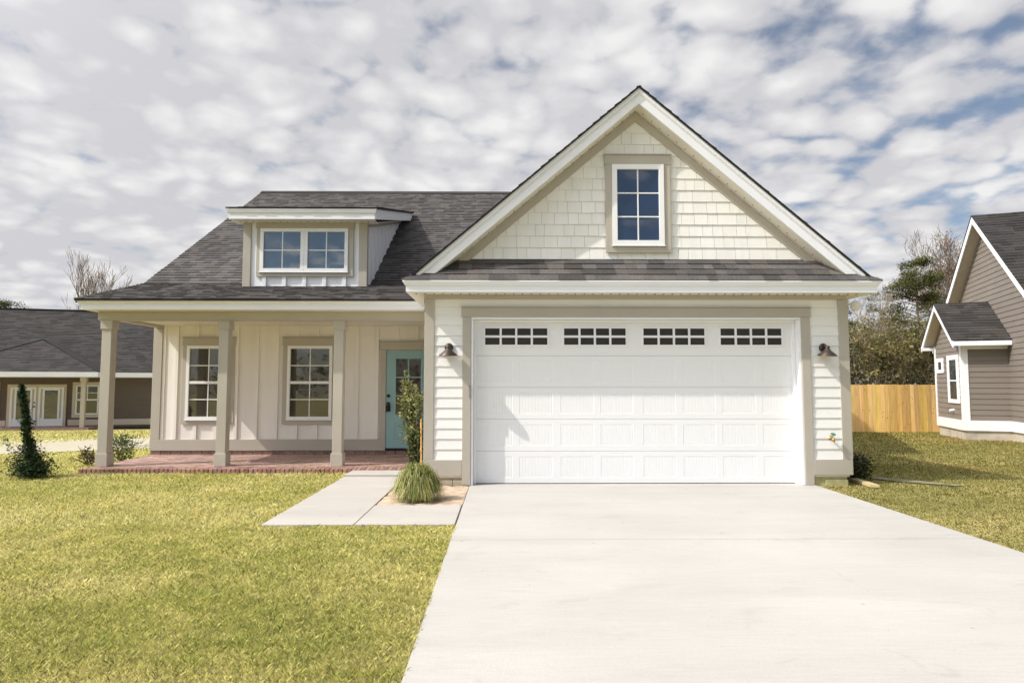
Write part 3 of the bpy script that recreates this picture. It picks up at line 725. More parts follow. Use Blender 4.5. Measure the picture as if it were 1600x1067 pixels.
shingles(mb, (-.32, BR + hb, BZ - .75 * hb), (1, 0, 0), (0, -1, .75), 1.5, bl, seed=42, tone=.042)
part(mb, 'bay_roof', M['shingle'], RH, off=(0, 0, 0))
mb = MB()
def yrake(mb, x, th, cy, cz, s, half, t0, t1, far=None):
    near = half
    for sd in (-1, 1):
        half = near if sd < 0 or far is None else far
        mb.prism([(x, cy, cz - t0), (x, cy + sd * half, cz - t0 - s * half), (x, cy + sd * half, cz - t1 - s * half), (x, cy, cz - t1)], (th, 0, 0))
yrake(mb, -.31, .03, BR, BZ - .03, .75, hb, 0, .17)
mb.box(-.28, 1.08, BR - hb - .02, BR - hb + .02, BZ - .75 * hb - .155, BZ - .75 * hb - .03); mb.box(-.28, 1.08, BR + hb - .02, BR + hb + .02, BZ - .75 * hb - .155, BZ - .75 * hb - .03)
mb.box(-.30, -.02, BR + hb - .30, BR + hb - .021, BZ - .75 * hb - .15, BZ - .75 * hb - .06)
part(mb, 'bay_fascia', M['white'], RH, off=(0, 0, 0))
mb = MB(); yrake(mb, -.28, .29, BR, BZ - .15, .75, hb - .02, 0, .02); mb.box(0.0, 1.08, -.32, 0, 2.66, 2.68); part(mb, 'bay_soffit', M['offwhite'], RH, off=(0, 0, 0))
mb = MB(); mh = 5.1; ml = math.hypot(mh, mh * MS)
shingles(mb, (.75, AY - mh, AZ - MS * mh), (1, 0, 0), (0, 1, MS), 10.5, ml, seed=43, tone=.036, expo=.16, tabw=(.2, .5))
mb.prism([(.75, AY, AZ), (11.2, AY, AZ), (11.2, AY + mh, AZ - MS * mh), (.75, AY + mh, AZ - MS * mh)], (0, 0, -.03), col=(.045, .042, .04))
part(mb, 'main_roof', M['shingle'], RH, off=(0, 0, 0))
mb = MB(); yrake(mb, .765, .03, AY, AZ - .035, MS, mh, 0, .22, 4.7); mb.box(.8, 11, AY - mh - .02, AY - mh + .02, AZ - MS * mh - .22, AZ - MS * mh - .04); part(mb, 'rake_board', M['white'], RH, off=(0, 0, 0))
mb = MB(); yrake(mb, .80, .30, AY, AZ - .21, MS, mh - .05, 0, .02, 4.7); part(mb, 'rake_soffit', M['offwhite'], RH, off=(0, 0, 0))
for (y0, y1, z0, z1, lab) in ((.27, 1.32, 1.02, 2.43, None), (1.70, 2.40, 1.92, 2.38, None)):
    mb = MB(); big = y1 - y0 > .8; w = .20 if big else .17
    mb.box(-.035, .0, y0, y1, z0, z0 + w * .6); mb.box(-.035, .0, y0, y1, z1 - w * .7, z1); mb.box(-.035, .0, y0, y0 + w, z0 + w * .6, z1 - w * .7); mb.box(-.035, .0, y1 - w, y1, z0 + w * .6, z1 - w * .7)
    if big: mb.box(-.03, -.01, y0 + w, y1 - w, 1.66, 1.70)
    o = part(mb, 'window', M['white'], RH, off=(0, 0, 0), bevel=.004)
    mb = MB(); mb.box(-.022, -.012, y0 + w - .01, y1 - w + .01, z0 + w * .5, z1 - w * .6); mb.build('glass', M['g_far'], o, off=(0, 0, 0))
mb = MB(); mb.tube([(0, .9, .82), (-.12, .9, .80)], .035, 10); part(mb, 'vent_pipe', M['white'], RH, off=(0, 0, 0))

# ------------------------------------------------------------------ neighbour on the left
LX, LY = -21.5, 33.0
LH = tag(empty('house', (LX, LY, gz(LX, LY)), rad(15)), 'low dark brown house with hipped porch and French doors, behind the left lawn', 'house')
O0 = (0, 0, 0)
mb = MB(); lap(mb, (-9, 1.5, 0), (1, 0, 0), 19, .45, 2.75, nrm=(0, -1, 0), expo=.18); mb.box(-9, 10, 1.52, 10.5, 0, 2.75); part(mb, 'wall', M['brownsid'], LH, off=O0)
mb = MB(); mb.box(-9, -3.95, 1.44, 1.5, .14, .45); mb.box(-1.15, 10, 1.44, 1.5, .14, .45); part(mb, 'skirt_board', M['offwhite'], LH, off=O0)
mb = MB(); mb.box(-6.2, .35, -.25, 1.5, -.3, .10); part(mb, 'porch_floor', M['brick'], LH, off=O0)
def lcol(x):
    mb = MB(); mb.box(x - .10, x + .10, -.1, .1, .10, 2.70); o = part(mb, 'porch_column', M['offwhite'], LH, off=O0, bevel=.01)
    mb = MB(); mb.box(x - .14, x + .14, -.14, .14, 2.45, 2.69); mb.build('capital', M['offwhite'], o, off=O0)
lcol(0); lcol(-5.6)
mb = MB(); mh = 5.6
shingles(mb, (-9.4, 1.1, 2.93), (1, 0, 0), (0, 1, .70), 20, math.hypot(5.4, 5.4 * .7), seed=51, tone=.042, expo=.17, tabw=(.25, .6))
mb.prism([(-9.4, 6.5, 6.71), (10.6, 6.5, 6.71), (10.6, 12, 2.9), (-9.4, 12, 2.9)], (0, 0, -.05), col=(.05, .046, .044))
mb.box(-9.4, 10.6, 6.4, 6.6, 6.70, 6.76, col=(.03, .028, .028))
part(mb, 'main_roof', M['shingle'], LH, off=O0)
mb = MB(); HX0, HX1, HY = -6.4, .75, -.45; hx = (HX0 + HX1) / 2
# porch hip: front slope between two hips, then its two side slopes back to the main roof
fl = 2.9; fs = .60
shingles(mb, (HX0, HY, 2.93), (1, 0, 0), (0, 1, fs), HX1 - HX0, math.hypot(fl, fl * fs), seed=52, tone=.046, expo=.17, tabw=(.25, .6),
         hp=[(-1, 1.06, 0), (1, 1.06, HX1 - HX0)])
za = 2.93 + fs * fl
mb.poly([(HX1, HY, 2.93), (HX1, 2.5, 2.93), (hx + .2, 5.2, za + .1), (hx + .2, HY + fl, za)], col=(.05, .047, .046)); mb.poly([(HX0, HY, 2.93), (hx - .2, HY + fl, za), (hx - .2, 5.2, za + .1), (HX0, 2.5, 2.93)], col=(.05, .047, .046))
for e in (HX0, HX1): mb.tube([(e, HY, 2.95), (hx, HY + fl + .15, za + .05)], .045, 5, col=(.032, .03, .03))
part(mb, 'porch_roof', M['shingle'], LH, off=O0)
mb = MB(); mb.box(HX0, HX1, HY - .02, HY + .02, 2.68, 2.925); mb.box(HX1 - .02, HX1 + .02, HY + .02, 1.1, 2.68, 2.92); mb.box(HX1 + .03, 10.6, 1.08, 1.12, 2.68, 2.92); mb.box(HX0, HX1, HY, 1.5, 2.66, 2.675); mb.box(HX1, 10.6, 1.1, 1.5, 2.66, 2.676)
part(mb, 'fascia', M['white'], LH, off=O0)
mb = MB(); mb.box(-3.90, -1.25, 1.40, 1.5, .10, 2.30); FD = part(mb, 'french_door', M['offwhite'], LH, off=O0)
for a in (-3.75, -2.5):
    mb = MB(); frame(mb, a, a + 1.15, .14, 2.16, .10, 1.355, 1.41); mb.box(a + .1, a + 1.05, 1.37, 1.405, .24, .55); mb.build('door_leaf', M['white'], FD, off=O0, bevel=.005)
    mb = MB(); mb.box(a + .28, a + .90, 1.36, 1.395, .50, 2.0); mb.build('glass', M['g_far'], FD, off=O0)
    mb = MB(); frame(mb, a + .2, a + .98, .42, 2.08, .09, 1.345, 1.40); mb.build('glass_trim', M['white'], FD, off=O0)
mb = MB(); mb.lathe([(0, -.06), (.04, -.05), (.04, -.02), (.02, 0)], (-2.66, 1.36, 1.15), (0, 1, 0), 10); mb.build('handle', M['dark'], FD, off=O0); mb = MB(); mb.lathe([(0, -.03), (.035, -.03), (.035, 0)], (-2.66, 1.36, 1.36), (0, 1, 0), 10); mb.build('deadbolt', M['dark'], FD, off=O0)
for a, b in ((-.98, .42), (-5.85, -4.25)):
    mb = MB(); frame(mb, a, b, .55, 2.42, .17, 1.42, 1.5); frame(mb, a + .17, b - .17, .72, 2.25, .06, 1.40, 1.45, 1); mb.box(a + .2, b - .2, 1.40, 1.44, 1.45, 1.52, 1)
    mb.box((a + b) / 2 - .02, (a + b) / 2 + .02, 1.41, 1.44, 1.5, 2.2, 1); mb.box(a + .2, b - .2, 1.412, 1.44, 1.84, 1.87, 1)
    o = part(mb, 'window', [M['offwhite'], M['vinyl']], LH, off=O0)
    mb = MB(); mb.box(a + .2, b - .2, 1.445, 1.48, .75, 2.22); mb.build('glass', M['g_porch'], o, off=O0)

# ------------------------------------------------------------------ fence
FE = tag(empty('fence', (12.4, 21.5, gz(12.4, 21.5))), 'new honey-coloured board fence between the two houses on the right', 'fence')
FE['local'] = 1; mb = MB(); x = -2.9; rr = random.Random(3)
while x < 3.2:
    g = rr.uniform(.76, 1.16); c = (g, g * rr.uniform(.92, 1.06), g * rr.uniform(.80, 1.15)); h = 1.60 + rr.uniform(-.008, .010)
    mb.prism([(x, 0, -.05), (x + .136, 0, -.05), (x + .136, 0, h - .02), (x + .12, 0, h), (x + .02, 0, h), (x, 0, h - .02)], (0, .02, 0), col=c)
    for k in range(rr.choice((0, 1, 2, 3))):
        kx, kz = x + rr.uniform(.03, .11), rr.uniform(.1, 1.5); mb.lathe([(0, .002), (rr.uniform(.010, .020), .0)], (kx, -.001, kz), (0, -1, 0), 7); mb.c[-7:] = [(.34, .27, .25)] * 7
    x += .1435
mb.build('board_panel', M['cedar'], FE, off=O0)
mb = MB()
for z in (.3, .85, 1.4): mb.box(-2.9, 3.2, .022, .06, z - .045, z + .045)
mb.build('rail', M['cedar'], FE, off=O0)

# ------------------------------------------------------------------ plants
def rv(s=1.0):
    while True:
        v = Vector((R.uniform(-1, 1), R.uniform(-1, 1), R.uniform(-1, 1)))
        if .01 < v.length < 1: return v * s
def leaf(mb, p, s, col, up=.3, asp=.5):
    d = rv().normalized(); d.z = d.z * (1 - up) + up * abs(d.z); d.normalize()
    a = d.cross(rv().normalized())
    if a.length < .05: a = d.cross(Vector((.3, .5, .8)))
    a = a.normalized() * s * asp * .5
    mb.poly([p - a * .25, p + d * s * .45 - a, p + d * s, p + d * s * .45 + a], col=col)
def mixc(a, b, t): return tuple(x + (y - x) * t for x, y in zip(a, b))
def jit(c, j=.25):
    g = R.uniform(1 - j, 1 + j); return (c[0] * g * R.uniform(.93, 1.07), c[1] * g, c[2] * g * R.uniform(.9, 1.1))
def thing(name, loc, label, cat, group=None):
    o = tag(empty(name, loc), label, cat, group); o['local'] = 1; return o
def grow(mb, p, d, L, r, depth, spread=.6, up=.15, tips=None, n=(2, 4), wob=.15, minr=.004, shrink=.68, sides=5):
    pts = [p]; rs = [r]; q = p.copy(); dd = d.copy(); st = 4
    for k in range(st):
        dd = (dd + rv(wob) + Vector((0, 0, up * .3))).normalized(); q = q + dd * (L / st); pts.append(q.copy()); rs.append(max(minr, r * (1 - .42 * (k + 1) / st)))
    mb.tube(pts, rs, sides if depth > 1 else 3, cap=False)
    if tips is not None and depth <= 1: tips.append((q, dd))
    if depth == 0: return
    for k in range(R.randint(*n)):
        i = R.randint(1, st); t = rv().normalized()
        nd = (dd * (1 - spread) + t * spread + Vector((0, 0, up))).normalized()
        grow(mb, pts[i] if k else q, nd, L * R.uniform(shrink - .12, shrink + .12), max(minr, rs[i] * .62), depth - 1, spread, up, tips, n, wob, minr, shrink, sides)

# tall slim holly with a stake, against the left garage corner
o = thing('holly_shrub', (-1.36, 10.02, 0), 'tall slender staked shrub with olive leaves in the bed beside the teal front door', 'shrub')
mb = MB(); stems = []
for k in range(9):
    p = Vector((R.uniform(-.04, .04), R.uniform(-.04, .04), 0)); h = R.uniform(1.1, 1.68); lean = rv(.16); pts = [p]
    for j in range(1, 8):
        t = j / 7; pts.append(p + Vector((lean.x * t * 1.2 - .07 * t, lean.y * t, h * t)) + rv(.018))
    mb.tube(pts, [.012 * (1 - .75 * j / 7) + .002 for j in range(8)], 5); stems.append(pts)
mb.build('stem', M['twig'], o, off=O0)
mb = MB()
for pts in stems:
    for i in range(2, 8):
        nb = 11 if i < 7 else 6
        for k in range(nb):
            b = pts[i - 1].lerp(pts[i], R.random()); z = b.z
            rmax = .27 if .5 < z < 1.2 else (.18 if z < 1.4 else .11)
            d = rv(); d.z = abs(d.z) * .9; e = b + d * rmax * R.uniform(.3, 1.05)
            for j in range(8):
                q = b.lerp(e, R.uniform(.15, 1.0)) + rv(.022)
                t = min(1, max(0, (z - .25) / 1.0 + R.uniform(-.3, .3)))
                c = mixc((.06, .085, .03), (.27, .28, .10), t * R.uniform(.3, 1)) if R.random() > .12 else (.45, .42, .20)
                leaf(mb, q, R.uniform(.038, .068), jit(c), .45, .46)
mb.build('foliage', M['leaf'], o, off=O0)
o = thing('plant_stake', (-1.275, 9.90, 0), 'thin wooden stake supporting the slender shrub by the garage corner', 'stake')
mb = MB(); mb.tube([(0, 0, -.02), (-.015, .0, .95)], .014, 6); mb.build('stick', M['stake'], o, off=O0)

# mounding ornamental grass
o = thing('ornamental_grass', (-1.12, 8.30, 0), 'rounded clump of arching striped grass in the bed at the end of the walk', 'plant')
mb = MB()
for k in range(5200):
    a = R.uniform(0, 2 * math.pi); r0 = R.uniform(0, .09); d = Vector((math.cos(a), math.sin(a), 0)); ci = k % 9; p = Vector((.085 * math.cos(ci * 2.4) * (ci / 8), .085 * math.sin(ci * 2.4) * (ci / 8), .02)) + d * r0 * .5; sc_ = (1.0, .88, 1.08, .8, 1.0, .93, 1.1, .78, .97)[ci]
    u = R.random(); reach = (.05 + .245 * u) * sc_; hh = .39 * sc_ * math.sqrt(max(.05, 1 - (u * .88) ** 2)) * R.uniform(.70, 1.10)
    side = Vector((-d.y, d.x, 0)) * R.uniform(.003, .006); w = rv(.035)
    zt_ = max(.0, hh * R.uniform(-.1, .62) if u > .25 else hh * .9)
    c = jit(R.choice(((.38, .39, .11), (.30, .33, .09), (.58, .54, .24), (.14, .17, .05), (.46, .43, .18), (.09, .11, .035))), .25)
    P = [p, p + d * reach * .38 + Vector((0, 0, hh * .72)) + w * .5, p + d * reach * .78 + Vector((0, 0, hh)) + w, p + d * reach * 1.12 + Vector((0, 0, zt_)) + w]
    P[3].z = max(.005, P[3].z)
    for j in range(3):
        s0 = side * (1 - .15 * j); s1 = side * (1 - .15 * (j + 1)) if j < 2 else side * .15
        mb.poly([P[j] - s0, P[j] + s0, P[j + 1] + s1, P[j + 1] - s1], col=c)
mb.build('blades', M['leaf'], o, off=O0)

# dark conifer on the left lawn: wide skirt and a thin crooked spire
o = thing('conifer_shrub', (-7.50, 10.35, 0), 'dark green conifer shrub with a thin crooked spire on the left lawn', 'shrub')
mb = MB(); sp = [Vector((0, 0, 0)), Vector((-.04, .0, .35)), Vector((-.12, 0, .7)), Vector((-.16, .02, 1.0)), Vector((-.22, .02, 1.25)), Vector((-.25, .02, 1.50))]
mb.tube(sp, [.03, .026, .02, .014, .01, .004], 6); mb.build('trunk', M['bark'], o, off=O0)
mb = MB()
def spine(z):
    for a, b in zip(sp, sp[1:]):
        if a.z <= z <= b.z: return a.lerp(b, (z - a.z) / (b.z - a.z))
    return sp[-1]
for k in range(760):
    z = R.random() ** 2.3 * 1.46; c0 = spine(z)
    rm = .31 * (1 - z / .62) + .10 if z < .5 else .075 * (1.5 - z) / 1.0 + .022 + .022 * math.sin(z * 17)
    a = R.uniform(0, 2 * math.pi); d = Vector((math.cos(a), math.sin(a), R.uniform(.1, .8))).normalized(); rl = rm * R.uniform(.35, 1.1)
    for j in range(11):
        q = c0 + d * rl * R.uniform(.3, 1) + rv(.03); t = R.random()
        leaf(mb, q, R.uniform(.03, .062), jit(mixc((.014, .030, .014), (.075, .12, .04), t * t), .3), .5, .34)
for k in range(26):
    t = R.random(); q = Vector((-.22 - .24 * t, -.02, .22 + .42 * t)) + rv(.035)
    for j in range(5): leaf(mb, q + rv(.03), R.uniform(.03, .055), jit((.03, .06, .022)), .6, .3)
mb.build('foliage', M['leaf'], o, off=O0)

def bush(name, loc, rx, rz, label, cols, n=160, ls=(.04, .07), cat='shrub', group=None):
    o = thing(name, loc, label, cat, group)
    mb = MB(); tips = []
    for k in range(7): grow(mb, Vector((0, 0, 0)), Vector((R.uniform(-.8, .8), R.uniform(-.8, .8), 1)).normalized(), rz * .55, .010, 2, .5, .1, tips)
    mb.build('stem', M['twig'], o, off=O0)
    mb = MB()
    for k in range(n):
        v = rv(); c = Vector((v.x * rx, v.y * rx, rz * .5 + v.z * rz * .5)) * R.uniform(.7, 1.08); cc = R.choice(cols)
        for j in range(9): leaf(mb, c + rv(.07), R.uniform(*ls), jit(cc, .35), .4, .45)
    mb.build('foliage', M['leaf'], o, off=O0)
bush('leafy_shrub', (-7.72, 13.1, gz(-7.7, 13.1)), .30, .62, 'small bright green shrub beside the left end of the brick porch', [(.10, .15, .045), (.06, .10, .03), (.15, .19, .06)], 90)
bush('twiggy_shrub', (-7.80, 12.2, gz(-7.9, 12.2)), .17, .36, 'low brownish shrub just behind the leftmost porch column', [(.10, .065, .04), (.07, .07, .03)], 36)
bush('leafy_shrub', (-7.3, 14.1, gz(-7.3, 14)), .16, .42, 'small shrub against the left back corner of the porch wall', [(.09, .11, .04), (.06, .08, .03)], 40)
bush('dark_shrub', (5.42, 9.98, 0), .26, .46, 'dark rounded shrub in shade by the right corner of the garage', [(.035, .05, .018), (.05, .06, .02)], 120)
bush('dry_shrub', (-8.75, 12.0, gz(-8.7, 12)), .42, .30, 'dry twiggy low plant beyond the dark conifer at far left', [(.20, .15, .06), (.13, .12, .045)], 14)

o = thing('wooden_board', (5.28, 9.62, .0), 'weathered board lying on the grass by the right garage corner', 'board')
mb = MB(); mb.prism([(-.03, -.36, .0), (.08, -.40, .0), (.14, .40, .0), (.02, .42, .0)], (0, 0, .045)); mb.build('plank', pmat('weathered_plank', (.50, .40, .22), .85, .15, 6, stretch=(6, .6, 1)), o, off=O0, bevel=.004)
mb = MB(); q = [(5.72, 10.15), (6.0, 9.78), (6.55, 9.35), (6.75, 9.42), (6.35, 9.85), (5.95, 10.25)]
mb.poly([(x, y, .006) for x, y in q]); tag(mb.build('bare_sand', pmat('pale_bare_soil', (.23, .22, .14), .95, .3, 9, bump=.5)), kind='structure')

# ------------------------------------------------------------------ trees
def pine(loc, h, label, group, crown=.6, n=26, dark=1.25, spread=.22):
    o = thing('pine_tree', loc, label, 'tree', group)
    mb = MB(); lean = Vector((R.uniform(-.04, .04), R.uniform(-.04, .04), 0)); r = h * .016
    pts = [Vector((lean.x * h * t, lean.y * h * t, h * t)) + rv(.012 * h * (t > 0)) for t in [k / 8 for k in range(9)]]
    mb.tube(pts, [r * (1 - .85 * k / 8) for k in range(9)], 7)
    lv = MB()
    for k in range(n):
        t = 1 - crown * R.random() ** 1.1; i = min(7, int(t * 8)); b = pts[i].lerp(pts[i + 1], t * 8 - i)
        a = R.uniform(0, 2 * math.pi); L = h * spread * (1.12 - t) ** .6 * R.uniform(.55, 1.25) * 1.3
        d = Vector((math.cos(a), math.sin(a), R.uniform(.05, .6))).normalized(); e = b + d * L; mid = b.lerp(e, .55) + Vector((0, 0, -.02 * L))
        mb.tube([b, mid, e], [r * .35 * (1.1 - t) + .012, r * .2 * (1.1 - t) + .01, .008], 4, cap=False)
        for c in range(R.randint(3, 6)):
            q = mid.lerp(e, R.uniform(.35, 1.12)) + rv(L * .16); rs = h * R.uniform(.026, .050); tone = R.random()
            for j in range(40):
                v = rv(); p = q + Vector((v.x * rs * 1.4, v.y * rs * 1.4, v.z * rs * .75))
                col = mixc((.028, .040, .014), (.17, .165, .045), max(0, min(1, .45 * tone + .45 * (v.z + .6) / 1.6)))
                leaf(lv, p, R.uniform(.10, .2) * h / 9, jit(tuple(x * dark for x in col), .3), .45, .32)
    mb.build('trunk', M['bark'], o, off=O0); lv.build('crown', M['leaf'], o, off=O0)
def bare(loc, h, label, group, mat='twig', depth=4, leaves=0.0, lc=((.24, .16, .07),), spread=.5, up=.22, name='bare_tree', base=.3):
    o = thing(name, loc, label, 'tree', group)
    mb = MB(); tips = []; r = h * .0105
    p = Vector((0, 0, 0)); top = Vector((R.uniform(-.04, .04) * h, R.uniform(-.04, .04) * h, h * base)); mb.tube([p, p.lerp(top, .5) + rv(.01 * h), top], [r * 1.25, r * 1.05, r * .9], 7, cap=False)
    mb.build('trunk', M[mat], o, off=O0)
    cb = MB()
    for k in range(R.randint(3, 5)):
        a = R.uniform(0, 6.28); d = Vector((math.cos(a) * .42, math.sin(a) * .42, 1)).normalized()
        grow(cb, p.lerp(top, R.uniform(.7, 1)) if k else top, d, h * .30, r * .62, depth, spread, up, tips, (2, 4), .16, .0085 * h / 9, .66, 5)
    if leaves:
        lm = MB()
        for q, dd in tips:
            if R.random() < leaves:
                c = R.choice(lc)
                for j in range(7): leaf(lm, q + rv(.30), R.uniform(.09, .2), jit(c, .35), .3, .5)
        lm.build('leaves', M['leaf'], o, off=O0)
    cb.build('branches', M[mat], o, off=O0)

# px -> place helper values worked out beforehand: (x, y, height)
def G(x, y): return (x, y, gz(x, y))
W = 'trees of the wood behind the board fence'
pine(G(26.5, 40.0), 9.5, 'tallest full pine, standing just left of the right-hand house', W, .72, 72, 1.0, .225)
pine(G(24.7, 41.5), 7.6, 'short open pine left of the tallest pine', W, .6, 30)
pine(G(22.4, 43.0), 8.0, 'thin pine right of the garage eave', W, .62, 34, 1.1)
pine(G(29.2, 44), 8.0, 'pine mostly hidden behind the small gabled bay', W, .7, 40)
pine(G(22.6, 45.0), 7.4, 'dark pine closest to the garage corner', W, .62, 34, 1.0)
pine(G(27.6, 37.6), 5.2, 'low bushy pine in front of the tallest pine', W, .8, 30, .8)
bare(G(22.6, 38.6), 8.6, 'pale leafless tree with forked upper twigs, rising past the garage eave', W, 'palebark', 4, .0, up=.30, spread=.42)
bare(G(21.2, 39.5), 5.6, 'grey leafless tree close behind the garage corner', W, 'palebark', 4, .0)
bare(G(31.8, 44.0), 12.2, 'tall leafless tree rising behind the right-hand house', W, 'twig', 5, .06, ((.24, .15, .10),), up=.24)
bare(G(33.4, 45.0), 12.6, 'nearly leafless reddish-twigged tree behind the roof peak of the right-hand house', W, 'twig', 5, .12, ((.26, .15, .11),), up=.24)
brn = [(19.9, 38.0, 4.6), (21.8, 37.0, 4.6), (23.3, 37.6, 4.9), (24.4, 38.6, 5.2), (25.4, 37.4, 4.7), (26.6, 38.8, 4.8), (28.3, 38.4, 4.4), (29.8, 39.5, 4.6), (20.6, 41.5, 5.3), (23.6, 41.8, 5.4), (18.3, 39.4, 5.0)]
for x, y, h in brn:
    bare(G(x, y), h * 1.22, 'brown scrubby tree with dry leaves in the wood behind the fence', W, 'palebark' if R.random() < .45 else 'twig', 4, .85,
         ((.25, .19, .095), (.19, .16, .07), (.13, .135, .045), (.22, .21, .07)), name='scrub_tree', base=.22, spread=.55)
T = 'trees behind the left-hand house'
bare(G(-36.0, 56.0), 12.8, 'leafless tree fanning out behind the left eave of the porch', T, 'twig', 5, 0, up=.24, base=.30, spread=.36)
pine(G(-47, 61.0), 10.2, 'dark pine top showing above the left neighbour roof', T, .4, 26, .8)
bare(G(-33.6, 57.0), 11.2, 'yellowish-leaved tree peeping over the lower left roof edge', T, 'twig', 3, 1.0, ((.28, .22, .08),), name='leafy_tree')

# undergrowth: a mass nobody could count
mb = MB()
for k in range(7000):
    x, y = R.uniform(15.5, 33), R.uniform(36.2, 46); h = R.random() ** 1.2 * (3.7 + 1.3 * math.sin(x * 1.3) * math.sin(y * .9 + x * .3) + .09 * (y - 36) * 3)
    z = gz(x, y) + h; c = R.choice(((.19, .15, .085), (.13, .115, .06), (.085, .10, .036), (.20, .19, .07), (.055, .07, .026), (.25, .20, .125)))
    p = Vector((x, y, z))
    for j in range(8): leaf(mb, p + rv(.32), R.uniform(.10, .22), jit(c, .35), .3, .45)
    if k % 2 == 0:
        d = Vector((R.uniform(-.6, .6), R.uniform(-.6, .6), 1)).normalized() * R.uniform(.5, 1.6); a = Vector((.010, .005, 0)) * R.uniform(.8, 2.2)
        e = p + d + rv(.15); mb.poly([p - a, p + a, e + a * .3, e - a * .3], col=jit((.44, .36, .27), .35))
tag(mb.build('undergrowth', M['leaf']), 'tangled brown and olive undergrowth filling the wood behind the fence', 'undergrowth', kind='stuff')
mb = MB()
for k in range(1500):
    a = R.uniform(0, 1); x = -75 + 150 * a; y = 74 + R.uniform(-4, 6) ; z = gz(x, y) + R.random() * 4.6
    if -6 < x < 3: continue
    if k % 3 == 0: y = -72 + R.uniform(-5, 5); z = R.random() * (4.2 + 1.6 * math.sin(x * .35) + 1.0 * math.sin(x * 1.1)); 
    c = R.choice(((.05, .055, .025), (.08, .07, .035), (.11, .09, .05)))
    for j in range(7): leaf(mb, Vector((x, y, z)) + rv(1.0), R.uniform(.5, .9), jit(c, .3), .3, .6)
tag(mb.build('distant_woods', M['leaf']), 'far line of dull green woods along the horizon', 'woods', kind='stuff')

# ------------------------------------------------------------------ grass blades
def vnoise(x, y, s, seed):
    g = np.random.default_rng(seed).random((256, 256)); u, v = x * s + 57.3, y * s + 31.7
    i, j = np.floor(u).astype(int), np.floor(v).astype(int); f, h = u - i, v - j; f = f * f * (3 - 2 * f); h = h * h * (3 - 2 * h)
    a = g[i % 256, j % 256]; b = g[(i + 1) % 256, j % 256]; c = g[i % 256, (j + 1) % 256]; d = g[(i + 1) % 256, (j + 1) % 256]
    return (a * (1 - f) + b * f) * (1 - h) + (c * (1 - f) + d * f) * h
def blocked(x, y):
    w = vnoise(x, y, 11, 21); x = x + (w - .5) * .055 ; y = y + (w - .5) * .05
    m = (x > DL - .0) & (x < DR) & (y < 9.7)
    m |= (x > -2.55) & (x < DL) & (y > 6.83) & (y < 10.9)
    m |= (x > -7.1) & (x < 5.1) & (y > 10.86)
    m |= (x > -1.6) & (x < 5.04) & (y > 9.4)
    for (p0, p3), (p1, p2) in zip(pp, pp[1:]):
        t = (x - p0[0]) / (p1[0] - p0[0]); t2 = (x - p3[0]) / (p2[0] - p3[0])
        m |= (y > p0[1] + t * (p1[1] - p0[1])) & (y < p3[1] + t2 * (p2[1] - p3[1])) & (t > -.2) & (t < 1.6) & (x < -7)
    m |= (x > DR) & (y > 4.3) & (y < 5.67)
    return m
zones = [  # x0,x1,y0,y1,density,width,height
    (-6.2, DL, 2.3, 4.6, 14000, .0032, .036), (-7.6, DL, 4.6, 6.9, 8400, .0042, .036), (-9.6, -2.5, 6.9, 9.0, 5000, .0058, .037),
    (-11.5, -2.4, 9.0, 11.2, 3000, .008, .038), (-15, -7.0, 11.2, 16, 850, .016, .045), (-24, -7, 16, 31, 160, .035, .06),
    (DR, 9.2, 5.66, 8.5, 3400, .006, .026), (DR, 8.0, 2.2, 4.36, 3000, .006, .028), (DR, 12.5, 8.5, 12, 1900, .009, .030), (5.0, 15.5, 12, 17, 800, .014, .034), (5.0, 18, 17, 22, 420, .022, .042)]
VX, FC, CC = [], [], []; base = 0
